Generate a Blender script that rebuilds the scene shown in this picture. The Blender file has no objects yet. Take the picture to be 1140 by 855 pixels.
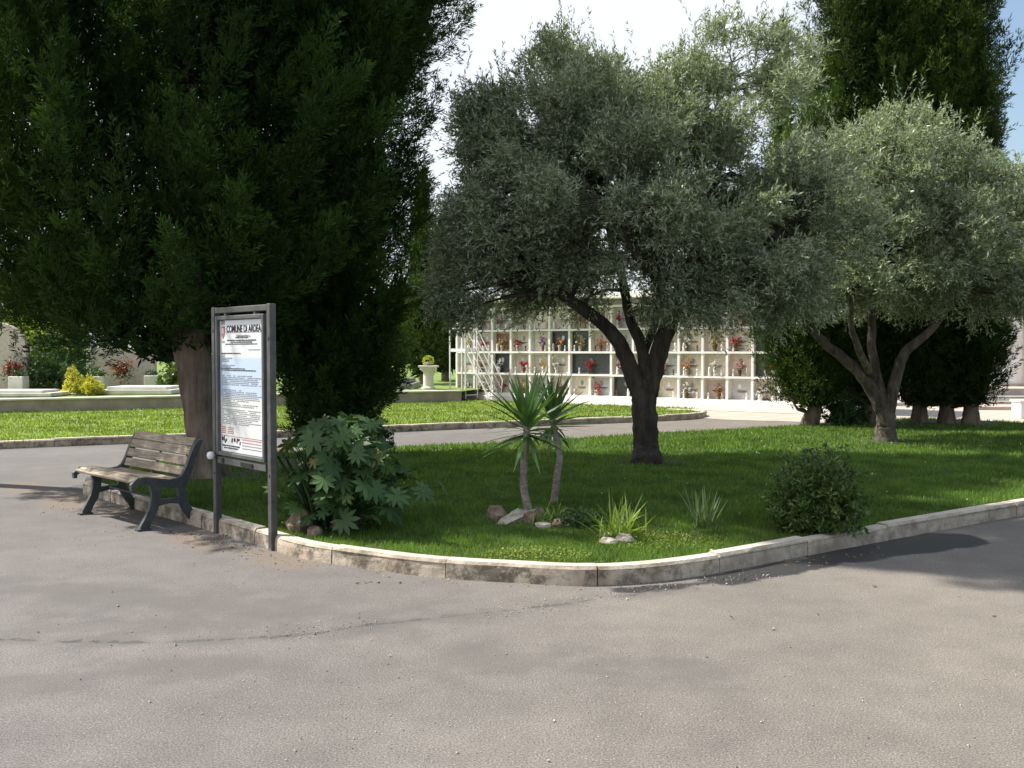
import bpy, math, random
import numpy as np
from mathutils import Vector, Matrix
from mathutils.geometry import tessellate_polygon

# ------------------------------------------------------------------ camera, sky, sun, exposure
SC = bpy.context.scene
COL = SC.collection
F = 1108.0; HORIZ = 390.0; EYE = 1.65
PITCH = math.atan((427.5 - HORIZ) / F)
cam_d = bpy.data.cameras.new('camera'); cam = bpy.data.objects.new('camera', cam_d); COL.objects.link(cam)
cam.location = (0, 0, EYE); cam.rotation_euler = (math.pi / 2 - PITCH, 0, 0)
cam_d.sensor_width = 36; cam_d.lens = F / 1140 * 36; cam_d.clip_end = 2000
SC.camera = cam

SUN_DIR = Vector((-0.97, 0.24, 0)).normalized()      # horizontal direction TOWARD the sun
SUN_EL = math.radians(50)
to_sun = Vector((SUN_DIR.x * math.cos(SUN_EL), SUN_DIR.y * math.cos(SUN_EL), math.sin(SUN_EL)))
sl = bpy.data.lights.new('sun', 'SUN'); sl.energy = 5.0; sl.angle = math.radians(0.55); sl.color = (1.0, 0.95, 0.86)
so = bpy.data.objects.new('sun', sl); COL.objects.link(so)
so.rotation_euler = to_sun.to_track_quat('Z', 'Y').to_euler()

W = bpy.data.worlds.new('World'); SC.world = W; W.use_nodes = True
nt = W.node_tree; nt.nodes.clear()
N = nt.nodes.new
wout = N('ShaderNodeOutputWorld'); bg = N('ShaderNodeBackground'); sky = N('ShaderNodeTexSky')
sky.sky_type = 'NISHITA'; sky.sun_disc = False; sky.sun_elevation = SUN_EL
sky.sun_rotation = math.atan2(SUN_DIR.x, SUN_DIR.y); sky.air_density = 1.2; sky.dust_density = 1.6; sky.ozone_density = 1.0
bg.inputs[1].default_value = 0.105
tc = N('ShaderNodeTexCoord'); mp = N('ShaderNodeMapping'); mp.inputs['Scale'].default_value = (1, 1, 2.2)
mp.inputs['Location'].default_value = (3.1, 0.4, 0.2)
cn = N('ShaderNodeTexNoise'); cn.inputs['Scale'].default_value = 1.5; cn.inputs['Detail'].default_value = 7; cn.inputs['Roughness'].default_value = 0.55
sepx = N('ShaderNodeSeparateXYZ'); grad = N('ShaderNodeMapRange')
grad.inputs['From Min'].default_value = 0.16; grad.inputs['From Max'].default_value = 0.46
grad.inputs['To Min'].default_value = 0.22; grad.inputs['To Max'].default_value = -0.30
add = N('ShaderNodeMath'); add.operation = 'ADD'
rampc = N('ShaderNodeMapRange'); rampc.inputs['From Min'].default_value = 0.42; rampc.inputs['From Max'].default_value = 0.66
mixc = N('ShaderNodeMix'); mixc.data_type = 'RGBA'; mixc.inputs['B'].default_value = (5.6, 5.9, 6.4, 1)
L = nt.links.new
L(tc.outputs['Generated'], mp.inputs[0]); L(mp.outputs[0], cn.inputs['Vector']); L(tc.outputs['Generated'], sepx.inputs[0])
L(sepx.outputs[0], grad.inputs['Value']); L(grad.outputs[0], add.inputs[0]); L(cn.outputs[0], add.inputs[1])
L(add.outputs[0], rampc.inputs['Value']); L(rampc.outputs[0], mixc.inputs['Factor']); L(sky.outputs[0], mixc.inputs['A'])
L(mixc.outputs['Result'], bg.inputs[0]); L(bg.outputs[0], wout.inputs[0])

SC.view_settings.view_transform = 'Standard'; SC.view_settings.look = 'None'
SC.view_settings.exposure = 0.76; SC.view_settings.gamma = 1.0
SC.cycles.use_denoising = True
SC.cycles.max_bounces = 6; SC.cycles.transparent_max_bounces = 4

# ------------------------------------------------------------------ photo-pixel to world helpers
cp, sp_ = math.cos(-PITCH), math.sin(-PITCH)
def ray(px, py):
    x, y, z = (px - 570) / F, 1.0, (427.5 - py) / F
    return Vector((x, y * cp - z * sp_, y * sp_ + z * cp))
def at(px, py, z=0.0):
    d = ray(px, py); t = (z - EYE) / d.z
    return Vector((d.x * t, d.y * t, z))
def atY(px, py, Y):
    d = ray(px, py); t = Y / d.y
    return Vector((d.x * t, Y, EYE + d.z * t))

# ------------------------------------------------------------------ object helpers
def tag(o, label=None, cat=None, group=None, kind=None):
    if label: o['label'] = label
    if cat: o['category'] = cat
    if group: o['group'] = group
    if kind: o['kind'] = kind
    return o
def empty(name, loc, rz=0.0, label=None, cat=None, group=None):
    o = bpy.data.objects.new(name, None); COL.objects.link(o)
    o.location = loc; o.rotation_euler = (0, 0, rz); o.empty_display_size = 0.2
    return tag(o, label, cat, group)
def link(name, me, parent=None, world=False):
    o = bpy.data.objects.new(name, me); COL.objects.link(o)
    if parent is not None:
        o.parent = parent
        if world:
            M = Matrix.Translation(parent.location) @ Matrix.Rotation(parent.rotation_euler.z, 4, 'Z')
            o.matrix_parent_inverse = M.inverted()
    return o
def copy_tree(o, parent=None):
    c = o.copy(); COL.objects.link(c); c.parent = parent
    for ch in list(o.children): copy_tree(ch, c)
    return c

class MB:
    def __init__(s): s.v = []; s.f = []; s.m = []; s.mi = 0
    def add(s, vs, fs):
        b = len(s.v); s.v += [tuple(v) for v in vs]; s.f += [tuple(b + i for i in f) for f in fs]; s.m += [s.mi] * len(fs)
    def box(s, c, d, M=None, bev=0.0):
        x, y, z = d[0] / 2, d[1] / 2, d[2] / 2
        if bev <= 0:
            vs = [Vector((a * x, b * y, e * z)) for a in (-1, 1) for b in (-1, 1) for e in (-1, 1)]
            fs = [(0, 1, 3, 2), (4, 6, 7, 5), (0, 4, 5, 1), (2, 3, 7, 6), (0, 2, 6, 4), (1, 5, 7, 3)]
        else:
            vs = []; r = bev
            ring = lambda X, Y, Z: [Vector((-X, -Y, Z)), Vector((X, -Y, Z)), Vector((X, Y, Z)), Vector((-X, Y, Z))]
            def oct_(X, Y, Z, r): return [Vector(p + (Z,)) for p in ((-X + r, -Y), (X - r, -Y), (X, -Y + r), (X, Y - r), (X - r, Y), (-X + r, Y), (-X, Y - r), (-X, -Y + r))]
            lv = [oct_(x - r, y - r, -z, r * .5), oct_(x, y, -z + r, r), oct_(x, y, z - r, r), oct_(x - r, y - r, z, r * .5)]
            for l in lv: vs += l
            fs = [tuple(range(7, -1, -1)), tuple(range(24, 32))]
            for k in range(3):
                for i in range(8):
                    j = (i + 1) % 8; fs.append((k * 8 + i, k * 8 + j, k * 8 + 8 + j, k * 8 + 8 + i))
        c = Vector(c)
        if M is not None: vs = [c + (M @ v) for v in vs]
        else: vs = [c + v for v in vs]
        s.add(vs, fs)
    def tube(s, pts, rad, n=8, caps=True, rough=0.0, rnd=None):
        pts = [Vector(p) for p in pts]
        if not hasattr(rad, '__len__'): rad = [rad] * len(pts)
        vs = []; up = None
        for i, p in enumerate(pts):
            t = (pts[min(i + 1, len(pts) - 1)] - pts[max(i - 1, 0)]).normalized()
            if up is None: up = t.orthogonal().normalized()
            up = (up - t * up.dot(t)).normalized(); b = t.cross(up)
            for k in range(n):
                a = 2 * math.pi * k / n; r = rad[i]
                if rough and rnd: r *= 1 + rough * (rnd.random() - .5) + rough * .6 * math.sin(3 * a + i * .35)
                vs.append(p + up * math.cos(a) * r + b * math.sin(a) * r)
        fs = []
        for i in range(len(pts) - 1):
            for k in range(n):
                j = (k + 1) % n; fs.append((i * n + k, i * n + j, (i + 1) * n + j, (i + 1) * n + k))
        if caps:
            fs.append(tuple(range(n - 1, -1, -1))); fs.append(tuple(range((len(pts) - 1) * n, len(pts) * n)))
        s.add(vs, fs)
    def lathe(s, c, prof, n=16):
        c = Vector(c); vs = []
        for r, z in prof:
            for k in range(n):
                a = 2 * math.pi * k / n; vs.append(c + Vector((r * math.cos(a), r * math.sin(a), z)))
        fs = []
        for i in range(len(prof) - 1):
            for k in range(n):
                j = (k + 1) % n; fs.append((i * n + k, i * n + j, (i + 1) * n + j, (i + 1) * n + k))
        fs.append(tuple(range(n - 1, -1, -1))); fs.append(tuple(range((len(prof) - 1) * n, len(prof) * n)))
        s.add(vs, fs)
    def prism(s, pts2, f3, d0, d1):
        # polygon pts2 mapped by f3(a, b, depth)
        n = len(pts2)
        vs = [f3(a, b, d0) for a, b in pts2] + [f3(a, b, d1) for a, b in pts2]
        fs = [tuple(range(n)), tuple(range(2 * n - 1, n - 1, -1))] + [(i, i + n, (i + 1) % n + n, (i + 1) % n) for i in range(n)]
        s.add(vs, fs)
    def strip(s, pts, wid, f3, d0, d1):
        # 2-D polyline with widths -> extruded bar
        n = len(pts); P = [Vector(p) for p in pts]; l = []; r = []
        for i in range(n):
            t = (P[min(i + 1, n - 1)] - P[max(i - 1, 0)]).normalized(); q = Vector((-t.y, t.x)) * wid[i] / 2
            l.append(P[i] + q); r.append(P[i] - q)
        vs = []
        for i in range(n):
            vs += [f3(l[i].x, l[i].y, d0), f3(r[i].x, r[i].y, d0), f3(r[i].x, r[i].y, d1), f3(l[i].x, l[i].y, d1)]
        fs = [(0, 3, 2, 1), (4 * n - 4, 4 * n - 3, 4 * n - 2, 4 * n - 1)]
        for i in range(n - 1):
            for k in range(4):
                j = (k + 1) % 4; fs.append((4 * i + k, 4 * i + j, 4 * i + 4 + j, 4 * i + 4 + k))
        s.add(vs, fs)
    def sheet(s, poly, z, thick=0.0):
        tri = tessellate_polygon([[Vector((p[0], p[1], 0)) for p in poly]])
        zz = z if callable(z) else (lambda x, y: z)
        s.add([(p[0], p[1], zz(p[0], p[1])) for p in poly], [tuple(t) for t in tri])
    def rock(s, c, d, rnd, rz=0.0, tilt=0.0):
        import mathutils
        lat, lon = 6, 9; vs = []; ph = [rnd.uniform(0, 6) for _ in range(6)]
        M = Matrix.Rotation(rz, 3, 'Z') @ Matrix.Rotation(tilt, 3, 'Y')
        for i in range(lat + 1):
            th = math.pi * i / lat
            for k in range(lon):
                a = 2 * math.pi * k / lon
                q = 1 + .16 * math.sin(2 * a + ph[0] + th) + .12 * math.sin(3 * a + ph[1] - 2 * th) + .1 * math.sin(5 * th + ph[2]) + rnd.uniform(-.07, .07) * (0 < i < lat)
                if i in (0, lat): q = 1
                v = Vector((math.sin(th) * math.cos(a) * d[0], math.sin(th) * math.sin(a) * d[1], math.cos(th) * d[2])) * q * .5
                vs.append(Vector(c) + M @ v)
        fs = []
        for i in range(lat):
            for k in range(lon):
                j = (k + 1) % lon; fs.append((i * lon + k, (i + 1) * lon + k, (i + 1) * lon + j, i * lon + j))
        s.add(vs, fs)
    def build(s, name, mats, parent=None, smooth=False, world=False, **kw):
        me = bpy.data.meshes.new(name); me.from_pydata(s.v, [], s.f)
        for m in (mats if isinstance(mats, (list, tuple)) else [mats]): me.materials.append(m)
        if any(s.m): me.polygons.foreach_set('material_index', s.m)
        if smooth: me.polygons.foreach_set('use_smooth', [True] * len(s.f))
        me.update(); import bmesh as _b
        bm = _b.new(); bm.from_mesh(me); _b.ops.recalc_face_normals(bm, faces=bm.faces); bm.to_mesh(me); bm.free()
        o = link(name, me, parent, world)
        return tag(o, **kw)

# ------------------------------------------------------------------ numpy foliage
def nrm(a): return a / np.maximum(np.linalg.norm(a, axis=-1, keepdims=True), 1e-9)
def leafquads(rg, P, D, Ln, Wd, fold=0.0):
    n = len(P); R = rg.normal(size=(n, 3)); S = nrm(np.cross(D, R)); Nn = np.cross(S, D)
    m = P + D * (Ln * .45)[:, None] + Nn * (Wd * fold)[:, None]
    V = np.stack([P, m + S * (Wd / 2)[:, None], P + D * Ln[:, None], m - S * (Wd / 2)[:, None]], 1)
    return V.reshape(-1, 3)
def quads_obj(name, V, mat, parent=None, rnd=None, tri=False, base=None):
    k = 3 if tri else 4
    n = len(V) // k; me = bpy.data.meshes.new(name)
    me.vertices.add(len(V)); me.vertices.foreach_set('co', np.ascontiguousarray(V, dtype=np.float32).ravel())
    me.loops.add(n * k); me.loops.foreach_set('vertex_index', np.arange(n * k, dtype=np.int32))
    me.polygons.add(n); me.polygons.foreach_set('loop_start', np.arange(0, n * k, k, dtype=np.int32))
    if rnd is not None:
        a = me.attributes.new('rnd', 'FLOAT', 'POINT'); a.data.foreach_set('value', np.repeat(rnd, k).astype(np.float32))
    me.materials.append(mat); me.update(calc_edges=True)
    return link(name, me, parent, world=parent is not None)

# ------------------------------------------------------------------ materials
def M_new(name):
    m = bpy.data.materials.new(name); m.use_nodes = True; t = m.node_tree
    return m, t, t.nodes['Principled BSDF'], t.nodes['Material Output']
def noise_col(t, c1, c2, scale, detail=5, coord='Object', lo=.35, hi=.65, rough=.6, stretch=None):
    tcn = t.nodes.new('ShaderNodeTexCoord'); n = t.nodes.new('ShaderNodeTexNoise')
    n.inputs['Scale'].default_value = scale; n.inputs['Detail'].default_value = detail; n.inputs['Roughness'].default_value = rough
    src = tcn.outputs[coord]
    if stretch:
        mpn = t.nodes.new('ShaderNodeMapping'); mpn.inputs['Scale'].default_value = stretch; t.links.new(src, mpn.inputs[0]); src = mpn.outputs[0]
    t.links.new(src, n.inputs['Vector'])
    r = t.nodes.new('ShaderNodeValToRGB'); r.color_ramp.elements[0].position = lo; r.color_ramp.elements[1].position = hi
    r.color_ramp.elements[0].color = (*c1, 1); r.color_ramp.elements[1].color = (*c2, 1)
    t.links.new(n.outputs[0], r.inputs[0]); return r.outputs[0], n.outputs[0]
def mix(t, a, b, f, mode='MIX'):
    m = t.nodes.new('ShaderNodeMix'); m.data_type = 'RGBA'; m.blend_type = mode
    for k, v in (('A', a), ('B', b), ('Factor', f)):
        if isinstance(v, bpy.types.NodeSocket): t.links.new(v, m.inputs[k])
        elif k == 'Factor': m.inputs[k].default_value = v
        else: m.inputs[k].default_value = (*v, 1)
    return m.outputs['Result']
def math_(t, op, a, b=0.0, c=None, clamp=False):
    m = t.nodes.new('ShaderNodeMath'); m.operation = op; m.use_clamp = clamp
    for i, v in enumerate((a, b) if c is None else (a, b, c)):
        if isinstance(v, bpy.types.NodeSocket): t.links.new(v, m.inputs[i])
        else: m.inputs[i].default_value = v
    return m.outputs[0]
def bump(t, bs, h, strength=.4, dist=.02):
    b = t.nodes.new('ShaderNodeBump'); b.inputs['Strength'].default_value = strength; b.inputs['Distance'].default_value = dist
    t.links.new(h, b.inputs['Height']); t.links.new(b.outputs[0], bs.inputs['Normal'])
def m_noise(name, c1, c2, scale=8, rough=.8, bstr=.3, bd=.01, stretch=None, lo=.35, hi=.65, spec=.3, metal=0.0, coord='Object'):
    m, t, b, o = M_new(name)
    c, h = noise_col(t, c1, c2, scale, stretch=stretch, lo=lo, hi=hi, coord=coord)
    t.links.new(c, b.inputs['Base Color']); b.inputs['Roughness'].default_value = rough
    b.inputs['Specular IOR Level'].default_value = spec; b.inputs['Metallic'].default_value = metal
    if bstr: bump(t, b, h, bstr, bd)
    return m
def m_leaf(name, c1, c2, back=None, trans=.3, rough=.5, spec=.3, nscale=1.2, tcol=None, brown=None):
    """leaf: per-leaf random between c1 and c2, clumps varied by large noise, translucent"""
    m, t, b, o = M_new(name)
    a = t.nodes.new('ShaderNodeAttribute'); a.attribute_name = 'rnd'
    c, _ = noise_col(t, (0.72,) * 3, (1.28,) * 3, nscale, detail=2)
    base = mix(t, mix(t, c1, c2, a.outputs['Fac']), c, 1.0, 'MULTIPLY')
    if brown is not None:
        f = math_(t, 'GREATER_THAN', a.outputs['Fac'], .965); base = mix(t, base, brown, f)
    if back is not None:
        g = t.nodes.new('ShaderNodeNewGeometry'); base = mix(t, base, back, g.outputs['Backfacing'])
    t.links.new(base, b.inputs['Base Color']); b.inputs['Roughness'].default_value = rough
    b.inputs['Specular IOR Level'].default_value = spec
    tr = t.nodes.new('ShaderNodeBsdfTranslucent'); ms = t.nodes.new('ShaderNodeMixShader'); ms.inputs[0].default_value = trans
    t.links.new(mix(t, base, tcol or (1.5, 1.7, .5), 1.0, 'MULTIPLY'), tr.inputs[0])
    t.links.new(b.outputs[0], ms.inputs[1]); t.links.new(tr.outputs[0], ms.inputs[2]); t.links.new(ms.outputs[0], o.inputs[0])
    return m

def seg_dist(t, P, a, b):
    """distance from position socket to 2-D segment a-b, in metres"""
    s = t.nodes.new('ShaderNodeSeparateXYZ'); t.links.new(P, s.inputs[0])
    ab = Vector(b) - Vector(a); l2 = ab.length_squared
    dx = math_(t, 'SUBTRACT', s.outputs[0], a[0]); dy = math_(t, 'SUBTRACT', s.outputs[1], a[1])
    k = math_(t, 'MULTIPLY_ADD', dx, ab.x / l2, math_(t, 'MULTIPLY', dy, ab.y / l2)); k = math_(t, 'MINIMUM', math_(t, 'MAXIMUM', k, 0), 1)
    ex = math_(t, 'SUBTRACT', dx, math_(t, 'MULTIPLY', k, ab.x)); ey = math_(t, 'SUBTRACT', dy, math_(t, 'MULTIPLY', k, ab.y))
    return math_(t, 'SQRT', math_(t, 'ADD', math_(t, 'MULTIPLY', ex, ex), math_(t, 'MULTIPLY', ey, ey)))
def mrange(t, v, a, b, c=0.0, d=1.0):
    m = t.nodes.new('ShaderNodeMapRange'); t.links.new(v, m.inputs['Value'])
    for k, x in (('From Min', a), ('From Max', b), ('To Min', c), ('To Max', d)): m.inputs[k].default_value = x
    m.interpolation_type = 'SMOOTHSTEP'; return m.outputs[0]
def tex_noise(t, scale, detail=4, rough=.6, stretch=None):
    tcn = t.nodes.new('ShaderNodeTexCoord'); n = t.nodes.new('ShaderNodeTexNoise'); src = tcn.outputs['Object']
    if stretch:
        mpn = t.nodes.new('ShaderNodeMapping'); mpn.inputs['Scale'].default_value = stretch; t.links.new(src, mpn.inputs[0]); src = mpn.outputs[0]
    n.inputs['Scale'].default_value = scale; n.inputs['Detail'].default_value = detail; n.inputs['Roughness'].default_value = rough
    t.links.new(src, n.inputs['Vector']); return n.outputs[0]

def make_asphalt():
    m, t, b, o = M_new('asphalt')
    tcn = t.nodes.new('ShaderNodeTexCoord'); P = tcn.outputs['Object']
    big, _ = noise_col(t, (.142, .131, .122), (.182, .167, .152), .45, detail=5, lo=.36, hi=.66)
    mid, _ = noise_col(t, (.90,) * 3, (1.08,) * 3, 3.2, detail=6, lo=.33, hi=.66)
    fine, fh = noise_col(t, (.55,) * 3, (1.45,) * 3, 110, detail=3, lo=.35, hi=.66)
    c = mix(t, mix(t, big, mid, 1, 'MULTIPLY'), fine, 1, 'MULTIPLY')
    # aggregate: pale and dark stones showing in the worn binder
    v = t.nodes.new('ShaderNodeTexVoronoi'); v.inputs['Scale'].default_value = 70; t.links.new(P, v.inputs['Vector'])
    sv = t.nodes.new('ShaderNodeSeparateColor'); t.links.new(v.outputs['Color'], sv.inputs[0])
    pale = math_(t, 'MULTIPLY', math_(t, 'GREATER_THAN', sv.outputs[0], .86), mrange(t, v.outputs['Distance'], .35, .18))
    dark = math_(t, 'MULTIPLY', math_(t, 'LESS_THAN', sv.outputs[0], .12), mrange(t, v.outputs['Distance'], .45, .2))
    c = mix(t, c, (.40, .37, .33), math_(t, 'MULTIPLY', pale, .55)); c = mix(t, c, (.06, .055, .05), math_(t, 'MULTIPLY', dark, .5))
    wob = tex_noise(t, 1.6, 6, .65); w0 = math_(t, 'MULTIPLY', math_(t, 'SUBTRACT', wob, .5), 1.6)
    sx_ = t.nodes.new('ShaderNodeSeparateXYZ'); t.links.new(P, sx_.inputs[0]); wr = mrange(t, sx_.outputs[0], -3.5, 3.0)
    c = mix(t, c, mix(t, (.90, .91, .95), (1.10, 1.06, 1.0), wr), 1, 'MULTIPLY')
    # repaired seam crossing the road
    pts = [(-.2, 712), (170, 716), (330, 708), (420, 695), (520, 684), (600, 676), (690, 664), (760, 655)]
    W_ = [at(p[0], p[1]).xy for p in pts]; d = None
    for i in range(len(W_) - 1):
        q = seg_dist(t, P, W_[i], W_[i + 1]); d = q if d is None else math_(t, 'MINIMUM', d, q)
    dn = math_(t, 'ADD', d, math_(t, 'MULTIPLY', w0, .16))
    brk = mrange(t, tex_noise(t, 2.3, 3), .36, .52)
    c = mix(t, c, (.10, .094, .088), math_(t, 'MULTIPLY', mrange(t, dn, .16, .0), math_(t, 'MULTIPLY', brk, .5)))
    fine_n = tex_noise(t, 9, 8, .8)
    dc = math_(t, 'ADD', d, math_(t, 'MULTIPLY', math_(t, 'SUBTRACT', fine_n, .5), .30))
    crack = math_(t, 'MULTIPLY', mrange(t, math_(t, 'ABSOLUTE', dc), .013, .002), math_(t, 'MULTIPLY', brk, .75))
    c = mix(t, c, (.035, .032, .03), math_(t, 'MULTIPLY', crack, .5))
    # wide darker tracks
    for (p1, p2, wd, st) in (((20, 655), (420, 690), .55, .26), ((540, 735), (760, 745), .35, .2), ((0, 760), (240, 738), .3, .2), ((60, 700), (300, 690), .3, .18)):
        q = math_(t, 'ADD', seg_dist(t, P, at(*p1).xy, at(*p2).xy), math_(t, 'MULTIPLY', w0, .9))
        c = mix(t, c, (.108, .100, .094), math_(t, 'MULTIPLY', mrange(t, q, wd, 0), st * 2.4))
    # brown soil washed against the bench and board
    for (p1, p2, wd) in (((70, 560), (260, 580), .55), ((210, 598), (330, 628), .28), ((10, 540), (90, 555), .4)):
        q = math_(t, 'ADD', seg_dist(t, P, at(*p1).xy, at(*p2).xy), math_(t, 'MULTIPLY', w0, .6))
        c = mix(t, c, (.19, .145, .11), math_(t, 'MULTIPLY', mrange(t, q, wd, .05), .6))
    # damp patch by the kerb on the right
    wet = None
    for (p1, p2, wd) in (((800, 646), (930, 622), .16), ((930, 618), (1060, 601), .30), ((690, 657), (800, 648), .07)):
        q = math_(t, 'SUBTRACT', math_(t, 'ADD', seg_dist(t, P, at(*p1).xy, at(*p2).xy), math_(t, 'MULTIPLY', w0, .22)), wd)
        wet = q if wet is None else math_(t, 'MINIMUM', wet, q)
    wm = mrange(t, wet, .03, -.03)
    c = mix(t, c, (.032, .032, .034), math_(t, 'MULTIPLY', wm, .92))
    t.links.new(c, b.inputs['Base Color'])
    t.links.new(math_(t, 'SUBTRACT', .88, math_(t, 'MULTIPLY', wm, .45)), b.inputs['Roughness']); b.inputs['Specular IOR Level'].default_value = .3
    hh = math_(t, 'SUBTRACT', math_(t, 'ADD', fh, math_(t, 'MULTIPLY', pale, .3)), math_(t, 'MULTIPLY', crack, 2.0))
    bump(t, b, hh, .55, .006)
    return m

def make_kerbmat():
    m, t, b, o = M_new('kerb_stone')
    c, h = noise_col(t, (.32, .255, .19), (.54, .46, .365), 4, detail=7, lo=.35, hi=.6)
    f2 = mrange(t, tex_noise(t, 4.5, 8, .8), .46, .60)
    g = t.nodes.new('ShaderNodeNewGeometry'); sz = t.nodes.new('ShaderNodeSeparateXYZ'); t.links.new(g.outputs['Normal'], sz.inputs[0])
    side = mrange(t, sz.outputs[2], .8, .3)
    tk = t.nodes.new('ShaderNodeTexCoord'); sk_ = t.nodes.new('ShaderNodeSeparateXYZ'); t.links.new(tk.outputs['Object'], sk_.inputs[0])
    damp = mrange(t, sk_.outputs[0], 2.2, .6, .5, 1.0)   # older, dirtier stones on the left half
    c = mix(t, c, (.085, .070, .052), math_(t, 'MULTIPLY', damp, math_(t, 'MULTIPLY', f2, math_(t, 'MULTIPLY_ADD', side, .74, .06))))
    topw = math_(t, 'MULTIPLY', mrange(t, sz.outputs[2], .7, .95), .45); c = mix(t, c, (.60, .56, .50), topw)  # sunlit rim painted in: upward faces get a whiter colour
    f3 = mrange(t, tex_noise(t, 26, 5, .7), .6, .68)
    c = mix(t, c, (.10, .09, .07), math_(t, 'MULTIPLY', f3, .6))
    t.links.new(c, b.inputs['Base Color']); b.inputs['Roughness'].default_value = .9
    bump(t, b, tex_noise(t, 30, 6, .7), .7, .012); return m

MAT = {}
MAT['asphalt'] = make_asphalt(); MAT['kerb'] = make_kerbmat()
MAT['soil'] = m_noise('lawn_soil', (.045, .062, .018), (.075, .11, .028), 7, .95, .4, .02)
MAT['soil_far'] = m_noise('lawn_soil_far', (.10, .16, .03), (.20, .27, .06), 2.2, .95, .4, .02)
MAT['ground'] = m_noise('ground_earth', (.09, .12, .04), (.16, .16, .08), .3, .95, .2, .05)
MAT['paving'] = m_noise('pale_paving', (.37, .315, .265), (.48, .42, .355), 2.5, .85, .3, .01)
MAT['wallbrown'] = m_noise('terrace_wall', (.30, .245, .20), (.42, .35, .29), 3, .9, .3, .01)
MAT['marble'] = m_noise('pale_marble', (.58, .53, .48), (.74, .70, .65), 2.2, .5, .1, .005)
MAT['white'] = m_noise('white_plaster', (.74, .71, .67), (.86, .84, .81), 3.5, .8, .15, .005)
MAT['whitepaint'] = m_noise('white_painted_steel', (.66, .66, .66), (.82, .82, .82), 9, .45, .05, .003)
MAT['granite'] = m_noise('dark_granite', (.035, .037, .042), (.11, .115, .125), 45, .25, 0, .01, spec=.5)
MAT['grey'] = m_noise('grey_stone', (.20, .19, .20), (.30, .29, .29), 5, .8, .2, .01)
MAT['ironpaint'] = m_noise('grey_green_iron_paint', (.035, .042, .045), (.062, .070, .072), 18, .5, .15, .003, spec=.5)
MAT['postmetal'] = m_noise('dark_grey_post_paint', (.048, .048, .047), (.092, .090, .086), 9, .45, .08, .002, spec=.5)
MAT['framemetal'] = m_noise('grey_frame_metal', (.085, .09, .092), (.125, .13, .132), 14, .4, .05, .002, spec=.5, metal=.3)
def wood():
    m, t, b, o = M_new('weathered_slat_wood')
    c, h = noise_col(t, (.20, .16, .12), (.50, .43, .33), 5, detail=6, lo=.34, hi=.66, stretch=(1, 14, 14))
    c2, _ = noise_col(t, (.7, .66, .6), (1.15, 1.12, 1.1), 2.2, detail=4)
    t.links.new(mix(t, c, c2, 1, 'MULTIPLY'), b.inputs['Base Color']); b.inputs['Roughness'].default_value = .75; bump(t, b, h, .4, .003); return m
MAT['wood'] = wood()
def bark(name, c1, c2, sc=6, st=(1, 1, .22)):
    m, t, b, o = M_new(name)
    c, h = noise_col(t, c1, c2, sc, detail=8, stretch=st, lo=.38, hi=.64, rough=.7)
    c2_, _ = noise_col(t, (.7,) * 3, (1.3,) * 3, 2.0)
    t.links.new(mix(t, c, c2_, 1, 'MULTIPLY'), b.inputs['Base Color']); b.inputs['Roughness'].default_value = .95; bump(t, b, h, 1.0, .05); return m
MAT['bark_olive'] = bark('olive_bark', (.026, .021, .016), (.085, .07, .055), 11)
MAT['bark_olive_light'] = bark('olive_bark_pale', (.045, .034, .025), (.15, .12, .095), 10)
MAT['bark_cyp'] = bark('cypress_bark', (.10, .075, .055), (.28, .21, .16), 7, (1, 1, .15))
MAT['bark_yucca'] = bark('yucca_bark', (.30, .25, .20), (.58, .50, .42), 14, (1, 1, 2.5))
MAT['olive'] = m_leaf('olive_leaf', (.078, .120, .060), (.225, .265, .155), back=(.36, .39, .30), trans=.30, rough=.42, spec=.4, tcol=(1.3, 1.4, .7))
MAT['cyp'] = m_leaf('cypress_spray', (.010, .024, .008), (.080, .150, .030), trans=.28, rough=.6, spec=.15, nscale=.9, brown=(.11, .085, .02))
MAT['cyp_r'] = m_leaf('cypress_spray_sunny', (.014, .032, .008), (.085, .130, .022), trans=.2, rough=.6, spec=.15, nscale=.8, brown=(.07, .05, .02))
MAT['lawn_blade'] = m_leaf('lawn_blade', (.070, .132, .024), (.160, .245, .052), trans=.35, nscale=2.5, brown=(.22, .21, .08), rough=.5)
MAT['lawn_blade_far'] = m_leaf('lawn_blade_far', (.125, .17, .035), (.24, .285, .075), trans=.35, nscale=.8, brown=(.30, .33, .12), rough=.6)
MAT['fatsia'] = m_leaf('glossy_lobed_leaf', (.036, .086, .026), (.085, .15, .048), trans=.25, rough=.5, spec=.35, nscale=3, brown=(.16, .16, .03), back=(.09, .15, .06))
MAT['yucca'] = m_leaf('sword_leaf', (.060, .130, .036), (.135, .235, .075), trans=.2, rough=.38, spec=.5, nscale=3)
MAT['yucca_dry'] = m_leaf('dry_leaf', (.16, .12, .06), (.34, .28, .17), trans=.2)
MAT['sedge'] = m_leaf('pale_blade', (.10, .17, .035), (.30, .36, .10), trans=.35, nscale=3)
MAT['fanblade'] = m_leaf('grey_green_blade', (.14, .20, .10), (.26, .33, .18), trans=.3)
MAT['pitt'] = m_leaf('shrub_leaf', (.036, .082, .020), (.13, .18, .05), trans=.22, rough=.35, spec=.5, nscale=5, brown=(.14, .06, .02))
MAT['oleander'] = m_leaf('bush_leaf', (.035, .075, .025), (.08, .14, .05), trans=.25)
MAT['yellowleaf'] = m_leaf('golden_leaf', (.42, .42, .05), (.70, .66, .14), trans=.3, tcol=(1.1, 1.1, .6))
MAT['yelgreen'] = m_leaf('lime_leaf', (.20, .26, .03), (.42, .42, .07), trans=.35)
MAT['darkbush'] = m_leaf('dark_bush_leaf', (.020, .045, .016), (.045, .085, .03), trans=.2)
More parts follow.
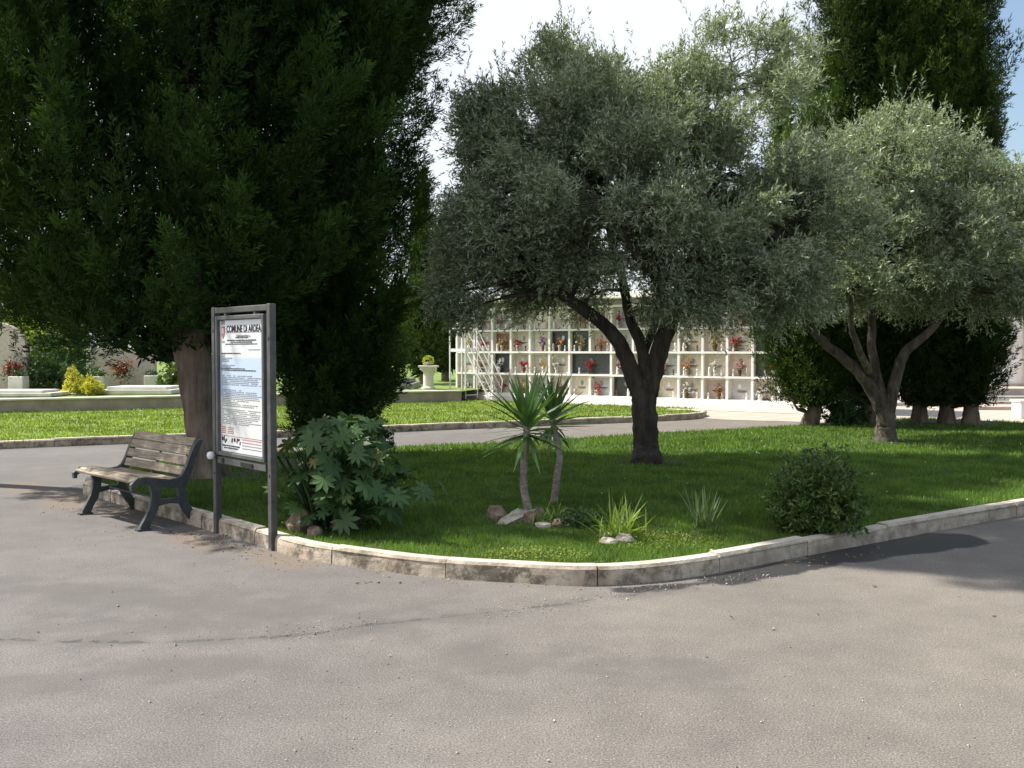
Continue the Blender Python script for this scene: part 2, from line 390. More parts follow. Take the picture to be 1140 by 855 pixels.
MAT['purple'] = m_leaf('plum_leaf', (.035, .018, .024), (.075, .035, .045), trans=.2, tcol=(1.3, .8, .9))
MAT['stone'] = m_noise('garden_stone', (.24, .20, .155), (.50, .46, .39), 9, .9, .8, .02)
MAT['stone_brown'] = m_noise('brown_garden_stone', (.14, .10, .07), (.30, .23, .17), 12, .95, .8, .02)
MAT['black'] = m_noise('black_plastic', (.012, .012, .012), (.022, .022, .022), 9, .4, 0)
MAT['ink'] = m_noise('black_ink', (.015, .015, .018), (.03, .03, .032), 9, .6, 0)
MAT['inkgrey'] = m_noise('grey_ink', (.22, .22, .24), (.34, .34, .36), 40, .6, 0)
MAT['inkred'] = m_noise('red_ink', (.36, .08, .07), (.50, .20, .18), 30, .6, 0)
def posterm():
    m, t, b, o = M_new('printed_poster_sheen')
    tcn = t.nodes.new('ShaderNodeTexCoord'); s = t.nodes.new('ShaderNodeSeparateXYZ'); t.links.new(tcn.outputs['Object'], s.inputs[0])
    f = math_(t, 'MULTIPLY', mrange(t, s.outputs[2], 1.23, 1.26), mrange(t, s.outputs[2], 1.60, 1.57))  # pale blue band: sheen of the plastic cover painted into the colour
    t.links.new(mix(t, (.66, .67, .69), (.46, .57, .74), f), b.inputs['Base Color']); b.inputs['Roughness'].default_value = .22
    b.inputs['Coat Weight'].default_value = .5; b.inputs['Coat Roughness'].default_value = .08; return m
MAT['poster'] = posterm()
def flat(name, c, r=.6):
    return m_noise(name, tuple(x * .85 for x in c), tuple(min(1, x * 1.12) for x in c), 12, r, .1, .004)

# ------------------------------------------------------------------ ground, lawns, road, kerb
KH = 0.135; LZ = 0.108
def catmull(P, step=.12):
    P = [Vector((p[0], p[1])) for p in P]; out = []
    Q = [P[0] * 2 - P[1]] + P + [P[-1] * 2 - P[-2]]
    for i in range(1, len(Q) - 2):
        a, b, c, d = Q[i - 1:i + 3]; n = max(2, int((c - b).length / step))
        for k in range(n):
            s = k / n; out.append(.5 * ((2 * b) + (c - a) * s + (2 * a - 5 * b + 4 * c - d) * s * s + (3 * b - a - 3 * c + d) * s ** 3))
    out.append(P[-1]); return out
front = [at(x, y).xy for x, y in ((97, 551), (150, 567), (205, 582), (250, 596), (300, 611), (342, 623), (433, 637), (496, 644), (560, 648), (665, 652), (781, 641), (938, 611), (1140, 574), (1300, 548), (1500, 525))]
nose = [at(x, y, LZ).xy for x, y in ((108, 526), (97, 531), (94, 540))]
# the kerb continues around the nose a little
kerb_front = catmull([nose[0], nose[1], nose[2]] + front)
back_edge = catmull([at(x, y, LZ).xy for x, y in ((108, 526), (150, 518), (210, 511), (300, 505), (440, 497.5), (570, 492), (740, 482), (850, 476), (930, 470), (1010, 466.5), (1090, 468), (1160, 472), (1300, 478), (1500, 485))], .4)
island = kerb_front + back_edge[::-1][:-1]
far_kerb = catmull([(-22, 8.2), (-15, 12.5)] + [at(x, y).xy for x, y in ((0, 500), (250, 490), (500, 478.5), (650, 472.5), (750, 468.3), (778, 466), (787, 463.5), (778, 461.5), (745, 460))], .3)
TA = at(0, 459, LZ).xy; TB = at(512, 446.5, LZ).xy
TL = TA + (TA - TB).normalized() * 14
wallP0 = Vector((-1.70, 32.6)); wallP1 = Vector((7.6, 25.95)); WU = (wallP1 - wallP0).normalized(); WN = Vector((WU.y, -WU.x))
if WN.y > 0: WN = -WN
def WP(s, w, h): p = wallP0 + WU * s + WN * w; return Vector((p.x, p.y, h))
apron = [WP(s, 1.0, 0).xy for s in (.0, 3, 6, 9)]
far_lawn = far_kerb + [a for a in apron[::-1] if True] + [TB, TL]

g = MB(); g.add([(-600, -200, -.03), (600, -200, -.03), (600, 900, -.03), (-600, 900, -.03)], [(0, 1, 2, 3)])
g.build('ground', MAT['ground'], kind='structure')
r = MB(); r.add([(-45, -12, 0), (45, -12, 0), (45, 24, 0), (10, 30, 0), (-2, 33, 0), (-45, 24, 0)], [(0, 1, 2, 3, 4, 5)])
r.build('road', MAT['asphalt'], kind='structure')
pv = MB(); pv.add([(5.0, 23.6, .006), (9.0, 21.8, .006), (60, 21.5, .006), (60, 70, .006), (8, 40, .006), (-1.8, 33.2, .006), WP(0, 1.0, .006), (2.5, 27.5, .006)], [tuple(range(8))])
pv.build('paving', MAT['paving'], kind='structure')
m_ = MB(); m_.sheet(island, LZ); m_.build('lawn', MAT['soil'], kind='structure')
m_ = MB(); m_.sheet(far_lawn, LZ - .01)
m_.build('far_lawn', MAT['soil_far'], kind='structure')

def kerb_obj(name, line, wdt, inward, seed, stone=1.0):
    rnd = random.Random(seed); mb = MB(); acc = 0.0; seg = [line[0]]; segs = []
    for i in range(1, len(line)):
        seg.append(line[i]); acc += (line[i] - line[i - 1]).length
        if acc >= stone: segs.append(seg); seg = [line[i]]; acc = 0
    if len(seg) > 1: segs.append(seg)
    for seg in segs:
        dz = rnd.uniform(-.010, .010); off = rnd.uniform(-.009, .009)
        vs = []; n = len(seg)
        for i, p in enumerate(seg):
            t = (seg[min(i + 1, n - 1)] - seg[max(i - 1, 0)]).normalized(); q = Vector((-t.y, t.x)) * inward
            pp = p + q * off
            if i == 0: pp = pp + t * .005
            if i == n - 1: pp = pp - t * .005
            j = lambda s=.003: rnd.uniform(-s, s)
            prof = [(0, -.02), (.002 + j(), KH * .5), (.006 + j(), KH - .022 + dz), (.022, KH + dz + j(.002)), (wdt - .02, KH + dz + .003), (wdt, KH + dz - .015), (wdt, -.02)]
            vs += [(pp.x + q.x * a, pp.y + q.y * a, z) for a, z in prof]
        m = 7; fs = [tuple(range(m)), tuple(range((n - 1) * m, n * m))]
        for i in range(n - 1):
            for k in range(m):
                k2 = (k + 1) % m; fs.append((i * m + k, i * m + k2, (i + 1) * m + k2, (i + 1) * m + k))
        mb.add(vs, fs)
    return mb.build(name, MAT['kerb'], kind='structure')
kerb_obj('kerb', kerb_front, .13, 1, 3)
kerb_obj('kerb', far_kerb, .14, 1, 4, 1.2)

def terr_z(x, y):  # gently rising ground of the burial terrace
    d = max(0.0, (y - 31)); return .40 + .016 * d
# terrace ground: fan of strips going back
tm = MB(); edge = [TL + (TB - TL) * (k / 10) for k in range(11)]
rows = 12
for i, e in enumerate(edge):
    pass
vs = []; fs = []
for j in range(rows + 1):
    for i, e in enumerate(edge):
        x = e.x + (e.x * 1.4 + (2.0 if i == 10 else 0)) * (j / rows) * (1 if i < 10 else 0) + (i == 10) * (j / rows) * 14
        y = e.y + (100 - e.y) * (j / rows)
        if i == 10 and j > 0: x = -1.6 + (y - 30) * .38
        vs.append((x, y, terr_z(x, y)))
for j in range(rows):
    for i in range(10):
        a = j * 11 + i; fs.append((a, a + 1, a + 12, a + 11))
tm.add(vs, fs); tm.build('terrace_lawn', MAT['soil_far'], kind='structure')
# retaining wall of the terrace with pale coping
tw = MB(); d = (TB - TL).normalized(); nv = Vector((d.y, -d.x))
cen = (TL + TB) / 2; ln = (TB - TL).length; MR = Matrix.Rotation(math.atan2(d.y, d.x), 3, 'Z')
tw_e = empty('retaining_wall', (cen.x, cen.y, 0), 0, 'low brown rendered retaining wall holding up the burial terrace behind the far lawn', 'low wall')
mb = MB(); mb.box((cen.x, cen.y, .185), (ln, .24, .43), MR); mb.build('wall', MAT['wallbrown'], tw_e, world=True)
mb = MB(); mb.box((cen.x + nv.x * .01, cen.y + nv.y * .01, .425), (ln, .34, .045), MR, .008); mb.build('coping', MAT['marble'], tw_e, world=True)

# ------------------------------------------------------------------ grass
def in_poly(P, poly):
    x, y = P[:, 0], P[:, 1]; ins = np.zeros(len(P), bool); n = len(poly)
    for i in range(n):
        x1, y1 = poly[i]; x2, y2 = poly[(i + 1) % n]
        c = ((y1 > y) != (y2 > y)) & (x < (x2 - x1) * (y - y1) / (y2 - y1 + 1e-12) + x1); ins ^= c
    return ins
TRUNKS = [(at(720, 514, LZ).x, at(720, 514, LZ).y, .28), (at(987, 490, LZ).x, at(987, 490, LZ).y, .28), (at(228, 530, LZ).x, at(228, 530, LZ).y, .5), (at(591, 576, LZ).x + .1, at(591, 576, LZ).y, .12), (-2.5, 13.7, .6)] + [(at(q, 471, LZ).x, at(q, 471, LZ).y, .5) for q in (907, 966, 1024, 1054, 1081)]
def grass(name, poly, z, bands, mat, seed, view=.58):
    rg = np.random.default_rng(seed); A = np.array([(p[0], p[1]) for p in poly]); Vs = []; Rs = []
    for (y0, y1, dens, h, w) in bands:
        x0, x1 = max(A[:, 0].min(), -view * y1), min(A[:, 0].max(), view * y1)
        n = int((x1 - x0) * (y1 - y0) * dens); P = np.column_stack([rg.uniform(x0, x1, n), rg.uniform(y0, y1, n)])
        P = P[in_poly(P, A)]; n = len(P)
        keep = np.ones(len(P), bool)
        for (tx, ty, tr_) in TRUNKS:
            dd_ = np.hypot(P[:, 0] - tx, P[:, 1] - ty) + .18 * np.sin(6 * np.arctan2(P[:, 1] - ty, P[:, 0] - tx)); keep &= rg.random(len(P)) < np.clip((dd_ - tr_) / .5, .03, 1)
        pn = np.sin(P[:, 0] * 2.9 + 2 * np.sin(P[:, 1] * 1.3)) * np.sin(P[:, 1] * 3.7 + 1.7 * np.sin(P[:, 0] * 1.9)); keep &= rg.random(len(P)) < np.where(pn > .72, .55, 1.0)
        P = P[keep]; n = len(P)
        lump = .5 + .5 * np.sin(P[:, 0] * 1.7 + np.sin(P[:, 1] * 2.3) * 1.3) * np.sin(P[:, 1] * 1.9 + np.cos(P[:, 0] * 1.1))
        H = h * rg.uniform(.5, 1.3, n) * (.75 + .5 * lump); a = rg.uniform(0, 2 * np.pi, n); ww = w * rg.uniform(.6, 1.3, n)
        lean = rg.uniform(.0, .8, n) * H; la = rg.uniform(0, 2 * np.pi, n)
        b = np.column_stack([P, np.full(n, z)]) if not callable(z) else np.column_stack([P, [z(*p) for p in P]])
        s = np.column_stack([np.cos(a), np.sin(a), np.zeros(n)]) * ww[:, None] / 2
        tip = b + np.column_stack([np.cos(la) * lean, np.sin(la) * lean, H])
        Vs.append(np.stack([b - s, b + s, tip], 1).reshape(-1, 3)); Rs.append(np.clip(rg.uniform(0, 1, n) * .8 + lump * .22 * rg.random(n), 0, 1))
    o = quads_obj(name, np.concatenate(Vs), mat, None, np.concatenate(Rs), tri=True)
    return tag(o, kind='stuff')
# pull the front of the grass inside the kerb
isl_in = []
for i, p in enumerate(kerb_front):
    t = (kerb_front[min(i + 1, len(kerb_front) - 1)] - kerb_front[max(i - 1, 0)]).normalized(); isl_in.append(p + Vector((-t.y, t.x)) * .125)
isl_in += back_edge[::-1][:-1]
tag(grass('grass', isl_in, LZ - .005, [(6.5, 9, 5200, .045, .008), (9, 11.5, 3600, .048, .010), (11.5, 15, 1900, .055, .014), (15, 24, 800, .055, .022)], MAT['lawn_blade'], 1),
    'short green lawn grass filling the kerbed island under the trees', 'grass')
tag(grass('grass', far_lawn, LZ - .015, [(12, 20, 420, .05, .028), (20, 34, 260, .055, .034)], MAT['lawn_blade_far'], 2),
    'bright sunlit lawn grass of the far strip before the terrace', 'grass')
# daisies and dry flecks on the lawns
def specks(name, poly, z, n, size, mat, seed, yr, label, fl=None):
    rg = np.random.default_rng(seed); A = np.array([(p[0], p[1]) for p in poly])
    P = np.column_stack([rg.uniform(-.55 * yr[1], .55 * yr[1], n * 4), rg.uniform(yr[0], yr[1], n * 4)]); P = P[in_poly(P, A)][:n]
    V = []; n = len(P)
    c = np.column_stack([P, np.full(n, z) + rg.uniform(.0, .02, n)]); D = nrm(rg.normal(size=(n, 3)) * [1, 1, .3])
    V = leafquads(rg, c, D, np.full(n, size) * rg.uniform(.5, 1.5, n), np.full(n, size) * .8)
    return tag(quads_obj(name, V, mat, None, rg.random(n)), label, 'flower specks', kind='stuff')
MAT['daisy'] = m_leaf('daisy_petal', (.6, .6, .5), (.8, .8, .7), trans=.2, tcol=(1, 1, .9))
specks('daisies', far_lawn, LZ + .03, 220, .025, MAT['daisy'], 5, (15, 33), 'pale daisies and straw flecks scattered over the far lawn')
specks('daisies', island, LZ + .03, 160, .022, MAT['daisy'], 6, (7.4, 22), 'tiny pale flecks scattered in the lawn of the island')
# clover weeds at the kerb
def weed(name, px, py, r, h, n, mat, label, cat, seed, leaf=.02, z=LZ):
    rg = np.random.default_rng(seed); c = at(px, py, z)
    a = rg.uniform(0, 2 * np.pi, n); rr = r * np.sqrt(rg.random(n)); P = np.column_stack([c.x + rr * np.cos(a), c.y + rr * np.sin(a) * .7, z + h * rg.random(n) * (1 - (rr / r) ** 2 * .6)])
    D = nrm(rg.normal(size=(n, 3)) * [1, 1, .45] + [0, 0, .3])
    V = leafquads(rg, P, D, leaf * rg.uniform(.7, 1.4, n), leaf * .75 * rg.uniform(.7, 1.3, n))
    return tag(quads_obj(name, V, mat, None, rg.random(n)), label, cat, kind='stuff')
weed('clover', 596, 620, .42, .05, 1500, MAT['lawn_blade_far'], 'pale clover growing behind the kerb below the yuccas', 'clover', 11)
weed('clover', 735, 603, .55, .06, 2400, MAT['lawn_blade_far'], 'broad sunlit patch of clover between the blade clump and the kerb', 'clover', 12)

# loose grit and dry leaves on the road
def grit(name, spots, size, mat, seed, label, cat):
    rg = np.random.default_rng(seed); V = []
    Ps = []
    for (p1, p2, wd, n) in spots:
        a, b = at(*p1).xy, at(*p2).xy; k = rg.random(n)
        Ps.append(np.column_stack([a.x + (b.x - a.x) * k + rg.normal(0, wd, n), a.y + (b.y - a.y) * k + rg.normal(0, wd, n)]))
    P = np.concatenate(Ps); P = P[~in_poly(P, np.array([tuple(q) for q in island]))]; n = len(P); s = size * np.exp(rg.normal(0, .45, n))
    c = np.column_stack([P, s * .3])
    # irregular little octahedra as 8 triangles
    ax = nrm(rg.normal(size=(n, 3))); bx = nrm(np.cross(ax, rg.normal(size=(n, 3)))); cx = np.cross(ax, bx)
    k = lambda: (s * rg.uniform(.35, .65, n))[:, None]
    pt = [c + ax * k(), c + bx * k(), c - ax * k(), c - bx * k(), c + cx * k() * .7, c - cx * k() * .7]
    tri = []
    for i in range(4):
        j = (i + 1) % 4; tri += [np.stack([pt[i], pt[j], pt[4]], 1), np.stack([pt[j], pt[i], pt[5]], 1)]
    V = np.stack(tri, 1).reshape(-1, 3)
    return tag(quads_obj(name, V, mat, None, np.repeat(rg.random(n), 8), tri=True), label, cat, kind='stuff')
grit('gravel', [((210, 598), (345, 632), .10, 500), ((300, 708), (420, 695), .10, 260), ((540, 685), (700, 662), .12, 260), ((345, 626), (660, 656), .05, 260),
                ((0, 600), (1140, 640), .5, 300), ((0, 700), (1140, 760), .5, 420), ((0, 820), (1140, 820), .4, 240), ((60, 560), (190, 590), .2, 320), ((690, 655), (860, 640), .08, 200)],
     .0065, m_noise('road_grit', (.20, .17, .14), (.55, .50, .44), 60, .9, 0), 21, 'loose grit and small stones scattered on the asphalt', 'gravel')
DL = m_leaf('fallen_leaf', (.10, .06, .03), (.28, .20, .10), trans=.1)
def dryleaves():
    rg = np.random.default_rng(8); Ps = []
    for (p1, p2, wd, n) in (((190, 590), (345, 630), .12, 60), ((400, 645), (780, 650), .10, 60), ((780, 648), (1000, 610), .10, 40), ((30, 560), (1100, 680), .8, 60)):
        a, b = at(*p1).xy, at(*p2).xy; k = rg.random(n); Ps.append(np.column_stack([a.x + (b.x - a.x) * k + rg.normal(0, wd, n), a.y + (b.y - a.y) * k + rg.normal(0, wd, n), np.full(n, .006)]))
    P = np.concatenate(Ps); P = P[~in_poly(P, np.array([tuple(q) for q in island]))]; n = len(P)
    D = nrm(rg.normal(size=(n, 3)) * [1, 1, .15]); D[:, 2] = np.abs(D[:, 2])
    tag(quads_obj('fallen_leaves', leafquads(rg, P, D, rg.uniform(.02, .045, n), rg.uniform(.008, .018, n)), DL, None, rg.random(n)), 'dry brown fallen leaves lying on the asphalt by the kerb', 'fallen leaves', kind='stuff')
dryleaves()
def lawnleaves():
    rg = np.random.default_rng(18); n = 420; T = np.array([(TRUNKS[i][0], TRUNKS[i][1]) for i in (0, 0, 1, 2)])[rg.integers(0, 4, n)]
    P = T + rg.normal(size=(n, 2)) * [2.0, 1.6]; P = P[in_poly(P, np.array([tuple(q) for q in isl_in]))]; n = len(P); D = nrm(rg.normal(size=(n, 3)) * [1, 1, .3]); D[:, 2] = np.abs(D[:, 2])
    tag(quads_obj('fallen_leaves', leafquads(rg, np.column_stack([P, np.full(n, LZ + .035)]), D, rg.uniform(.03, .06, n), rg.uniform(.010, .018, n)), DL, None, rg.random(n)), 'small dry leaves fallen on the lawn under the trees', 'fallen leaves', kind='stuff')
lawnleaves()

# ------------------------------------------------------------------ trees
def interp(prof, h):
    hs = np.array([p[0] for p in prof]); rs = np.array([p[1] for p in prof]); return np.interp(h, hs, rs)
def plumes(rg, C, A, Ln, R, k, lL, lW):
    n = len(C); t = rg.random((n, k)) ** .85; a = rg.uniform(0, 2 * np.pi, (n, k))
    ref = nrm(rg.normal(size=(n, 3))); U = nrm(np.cross(A, ref)); Vv = np.cross(A, U)
    rad = U[:, None] * np.cos(a)[..., None] + Vv[:, None] * np.sin(a)[..., None]
    rr = R[:, None] * (.15 + np.minimum(1, t * 3.2)) * (1 - t) ** .75 * np.sqrt(rg.random((n, k)))
    P = C[:, None] + A[:, None] * (t * Ln[:, None])[..., None] + rad * rr[..., None]
    D = nrm(A[:, None] * .9 + rad * .75 * (1 - .5 * t)[..., None] + rg.normal(size=(n, k, 3)) * .28)
    m = n * k
    V = leafquads(rg, P.reshape(-1, 3), D.reshape(-1, 3), lL * rg.uniform(.6, 1.35, m), lW * rg.uniform(.7, 1.3, m))
    rnd = np.clip(.55 * rg.random((n, 1)) + .45 * rg.random((n, k)) ** 1.3 + .12 * (t > .8), 0, 1).reshape(-1)
    return V, rnd
def cypress(name, base, axis_top, prof, n, k, pl, pr, leaf, mat, seed, label, trunk, out=.45, sub=26, group=None, cat='cypress', trunkmat='bark_cyp', inner=1.0, lumps=5):
    rg = np.random.default_rng(seed); rnd = random.Random(seed)
    e = empty(name, base, 0, label, cat, group)
    h0, h1 = prof[0][0], prof[-1][0]; bx, by, bz = base
    # area weighted heights
    hh = np.linspace(h0, h1, 400); w = interp(prof, hh) + .05; cdf = np.cumsum(w) / w.sum()
    h = np.interp(rg.random(n), cdf, hh); a = rg.uniform(0, 2 * np.pi, n)
    rr = interp(prof, h) * (.72 + .30 * rg.random(n) ** .7)
    rr *= 1 + .12 * np.sin(lumps * a + 2.1 * h + seed) + .10 * np.sin(2 * a - 1.3 * h) + .06 * np.sin(9 * a + 5 * h)
    f = np.clip((h - 0) / h1, 0, 1.2); ax = bx + (axis_top[0] - bx) * np.minimum(f * 2.5, 1); ay = by + (axis_top[1] - by) * np.minimum(f * 2.5, 1)
    o = np.column_stack([np.cos(a), np.sin(a), np.zeros(n)])
    # boughs: every bough carries many small sprays and ends in a lighter pointed tip
    A = nrm(o * (out * rg.uniform(.4, 1.5, n))[:, None] + [0, 0, 1] + rg.normal(size=(n, 3)) * .16)
    Ln = pl * rg.uniform(.6, 1.4, n)
    C = np.column_stack([ax, ay, np.full(n, bz)]) + o * rr[:, None] + np.column_stack([np.zeros((n, 2)), h]) - A * (Ln * .55)[:, None]
    C[:, 2] = np.maximum(C[:, 2], bz + h0 - .05 + .12 * rg.random(n))
    na = n; per = sub; t = rg.random((na, per)) ** .9; al = rg.uniform(0, 2 * np.pi, (na, per)); U = nrm(np.cross(A, rg.normal(size=(na, 3)))); W_ = np.cross(A, U)
    rad = U[:, None] * np.cos(al)[..., None] + W_[:, None] * np.sin(al)[..., None]
    pr_ = pr * rg.uniform(.7, 1.35, na)
    C2 = C[:, None] + A[:, None] * (t * Ln[:, None])[..., None] + rad * (pr_[:, None] * np.minimum(1, .35 + 2.5 * t) * (1 - t) ** .7 * rg.random((na, per)) ** .5)[..., None]
    A2 = nrm(A[:, None] * .75 + rad * .55 * (1 - .5 * t)[..., None] + rg.normal(size=(na, per, 3)) * .18); m2 = na * per
    V, R = plumes(rg, C2.reshape(-1, 3), A2.reshape(-1, 3), leaf[0] * 3.2 * rg.uniform(.6, 1.3, m2), np.full(m2, leaf[0] * .55), k, *leaf)
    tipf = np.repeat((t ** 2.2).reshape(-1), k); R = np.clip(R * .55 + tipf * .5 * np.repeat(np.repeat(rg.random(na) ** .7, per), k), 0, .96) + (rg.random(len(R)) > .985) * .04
    # large inner sprays closing the crown's middle, its shade put into their dark colour
    ni = int(n * 14 * inner); hi = np.interp(rg.random(ni), cdf, hh); ai = rg.uniform(0, 2 * np.pi, ni); ri = interp(prof, hi) * .72 * np.sqrt(rg.random(ni))
    fi = np.clip(hi / h1, 0, 1.2)
    Pi = np.column_stack([bx + (axis_top[0] - bx) * np.minimum(fi * 2.5, 1) + ri * np.cos(ai), by + (axis_top[1] - by) * np.minimum(fi * 2.5, 1) + ri * np.sin(ai), bz + hi])
    Di = nrm(rg.normal(size=(ni, 3)) * [.6, .6, .4] + [0, 0, .6])
    Vi = leafquads(rg, Pi, Di, leaf[0] * 3 * rg.uniform(.6, 1.2, ni), leaf[0] * .7 * rg.uniform(.6, 1.2, ni))
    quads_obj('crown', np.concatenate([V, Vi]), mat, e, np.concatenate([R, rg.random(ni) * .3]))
    mb = MB(); pts, rad = [], []
    for (p, r) in trunk: pts.append(p); rad.append(r)
    P2, R2 = [], []
    for i in range(len(pts) - 1):
        for s in range(6):
            q = s / 6; P2.append(Vector(pts[i]).lerp(Vector(pts[i + 1]), q)); R2.append(rad[i] * (1 - q) + rad[i + 1] * q)
    P2.append(Vector(pts[-1])); R2.append(rad[-1])
    mb.tube(P2, R2, 14, rough=.10, rnd=rnd)
    for i in range(14 if n > 900 else 4):
        hz = rnd.uniform(h0 + .2, h1 * .6); a_ = rnd.uniform(0, 6.28); r_ = float(interp(prof, hz)) * .8
        j = min(int(len(P2) * .6), len(P2) - 1); p0 = Vector((pts[-1][0] * .5 + axis_top[0] * .5, pts[-1][1] * .5 + axis_top[1] * .5, bz + hz - .3))
        p1 = p0 + Vector((math.cos(a_) * r_, math.sin(a_) * r_, r_ * .5)); mb.tube([p0, p0.lerp(p1, .5) - Vector((0, 0, .08)), p1], [.05, .035, .012], 6)
    mb.build('trunk', MAT[trunkmat], e, smooth=True, world=True)
    return e

# big spreading cypress behind the bench
bA = at(228, 530, LZ)
cypress('cypress_tree', tuple(bA), (-5.0, 12.9), [(1.4, .5), (1.6, 1.1), (1.85, 1.6), (2.2, 2.15), (2.7, 2.55), (3.6, 2.85), (5, 2.9), (6.5, 2.9), (7.8, 2.5), (9, 1.6), (10.2, .2)],
        560, 26, 1.35, .30, (.078, .0145), MAT['cyp'], 101, 'huge dark spreading cypress with thick bare lower trunk behind the park bench',
        [((bA.x, bA.y, bA.z - .05), .30), (atY(227, 505, bA.y), .215), (atY(222, 450, bA.y), .20), (atY(214, 385, bA.y), .215), (atY(214, 300, bA.y + .1), .20), (atY(205, 100, bA.y + .3), .15), (atY(190, -150, bA.y + .4), .08)], out=.80, inner=5.0, lumps=4, sub=46)
bB = Vector((-2.5, 13.7, LZ))
cypress('cypress_tree', tuple(bB), (-2.45, 13.7), [(.25, .40), (.5, .68), (1.1, .82), (2, .86), (3.4, .86), (4.4, .95), (5.2, 1.35), (6.2, 1.85), (7.2, 1.6), (8.0, .8), (8.8, .1)],
        330, 26, 1.1, .24, (.075, .014), MAT['cyp'], 102, 'dark dense cypress with foliage to the ground behind the large lobed shrub',
        [((-2.5, 13.7, LZ - .05), .2), ((-2.5, 13.7, 1.5), .16), ((-2.45, 13.7, 7), .10)], out=.6, inner=6.0, sub=40)
# cypress group on the right
GR = 'cypresses standing in a row at the back of the island'
rowp = [(907, 473, 897, 1.0, 6.2, 'cypress with short leaning trunk at the left end of the right-hand cypress row'),
        (966, 470, 960, 1.10, 13.0, 'tall cypress behind the trunk of the smaller olive, second from left in the row'),
        (1024, 470, 1004, 1.15, 14.0, 'tall broad cypress in the middle of the row behind the smaller olive'),
        (1054, 471, 1038, .92, 13.5, 'tall cypress with a thick stub trunk, fourth from left in the row'),
        (1081, 472, 1062, .75, 12.2, 'outermost right cypress of the row, nearest the white chapel')]
for i, (px, py, cx, rm, hm, lab) in enumerate(rowp):
    b = at(px, py, LZ); c = atY(cx, 300, b.y); tall = hm > 8
    pf = [(.34, .34 * rm), (.6, .62 * rm), (1.5, .88 * rm), (3, rm), (hm * .6, rm * .98), (hm * .8, rm * .6), (hm, .08)]
    cypress('cypress_tree', tuple(b), (c.x, c.y), pf, 300 if tall else 200, 20, 1.7, .22, (.095, .018), MAT['cyp_r'], 110 + i, lab,
            [((b.x - (.12 if i == 0 else 0), b.y, b.z - .05), .20), ((b.x, b.y, b.z + .3), .15), ((b.x + .02, b.y, b.z + 1.2), .13), ((c.x, c.y, hm * .6), .06)], out=.20, group=GR, inner=4.0, sub=26)
# tall umbrella pine just outside the frame on the left: its high crown shades the road at the right
def umbrella_pine(x, y):
    rg = np.random.default_rng(55); e = empty('umbrella_pine', (x - 1.15, y + 1.55, 0), 0, 'tall umbrella pine standing just outside the left edge, only its shadow on the road shows', 'pine tree')
    n = 1500; a = rg.uniform(0, 6.283, n); r = 2.15 * np.sqrt(rg.random(n)); lump = np.sin(a * 5 + r * 2); P = np.column_stack([x + r * np.cos(a) * (1 + .15 * lump), y + r * np.sin(a) * .75 * (1 + .15 * lump), 13.6 - .16 * r ** 2 + rg.normal(0, .25, n)])
    k = 60; Q = np.repeat(P, k, 0); D = nrm(rg.normal(size=(n * k, 3)) + [0, 0, .5]); V = leafquads(rg, Q, D, rg.uniform(.14, .26, n * k), np.full(n * k, .018)); quads_obj('crown', V, MAT['cyp_r'], e, rg.random(n * k))
    mb = MB(); mb.tube([(x - 1.15, y + 1.55, -.05), (x - 1.0, y + 1.2, 4), (x - .4, y + .5, 9), (x + .1, y, 12.6)], [.15, .12, .10, .08], 12)
    rn = random.Random(3)
    for i in range(14):
        q = i * 2.4; mb.tube([(x + .1, y, 10.8 + i * .12), (x + 1.0 * math.cos(q), y + .8 * math.sin(q), 12.2), (x + 2.0 * math.cos(q), y + 1.5 * math.sin(q), 13.1)], [.06, .045, .02], 6)
    mb.build('trunk', MAT['bark_cyp'], e, smooth=True, world=True)
umbrella_pine(-6.0, 10.85)
# slim far cypresses
def slim(px, topy, Y, r, z0, seed, lab, n=260):
    b = atY(px, 400, Y); b.z = z0; top = atY(px, topy, Y).z - z0
    cypress('cypress_tree', tuple(b), (b.x, b.y), [(.3, r * .5), (1.2, r * .95), (top * .35, r), (top * .6, r * .55), (top * .85, r * .2), (top, .04)], n // 3, 18, 1.4, .20, (.13, .026), MAT['cyp_r'], seed, lab,
            [((b.x, b.y, z0 - .05), .16), ((b.x, b.y, z0 + .8), .13), ((b.x, b.y, z0 + top * .5), .05)], out=.16, inner=4.0, sub=18)
slim(868, 22, 31, .72, 0, 131, 'slim far cypress whose pointed tip rises behind the large olive crown', 300)
slim(471, 190, 35, .72, .45, 132, 'slim pointed cypress on the terrace beside the stone pedestal, its thin tip against the sky')
slim(496, 235, 37.5, 1.0, .5, 133, 'fuller cypress between the pointed slim cypress and the niche wall')
slim(447, 318, 52, .9, .75, 134, 'small distant cypress standing left of the slim pointed cypress')

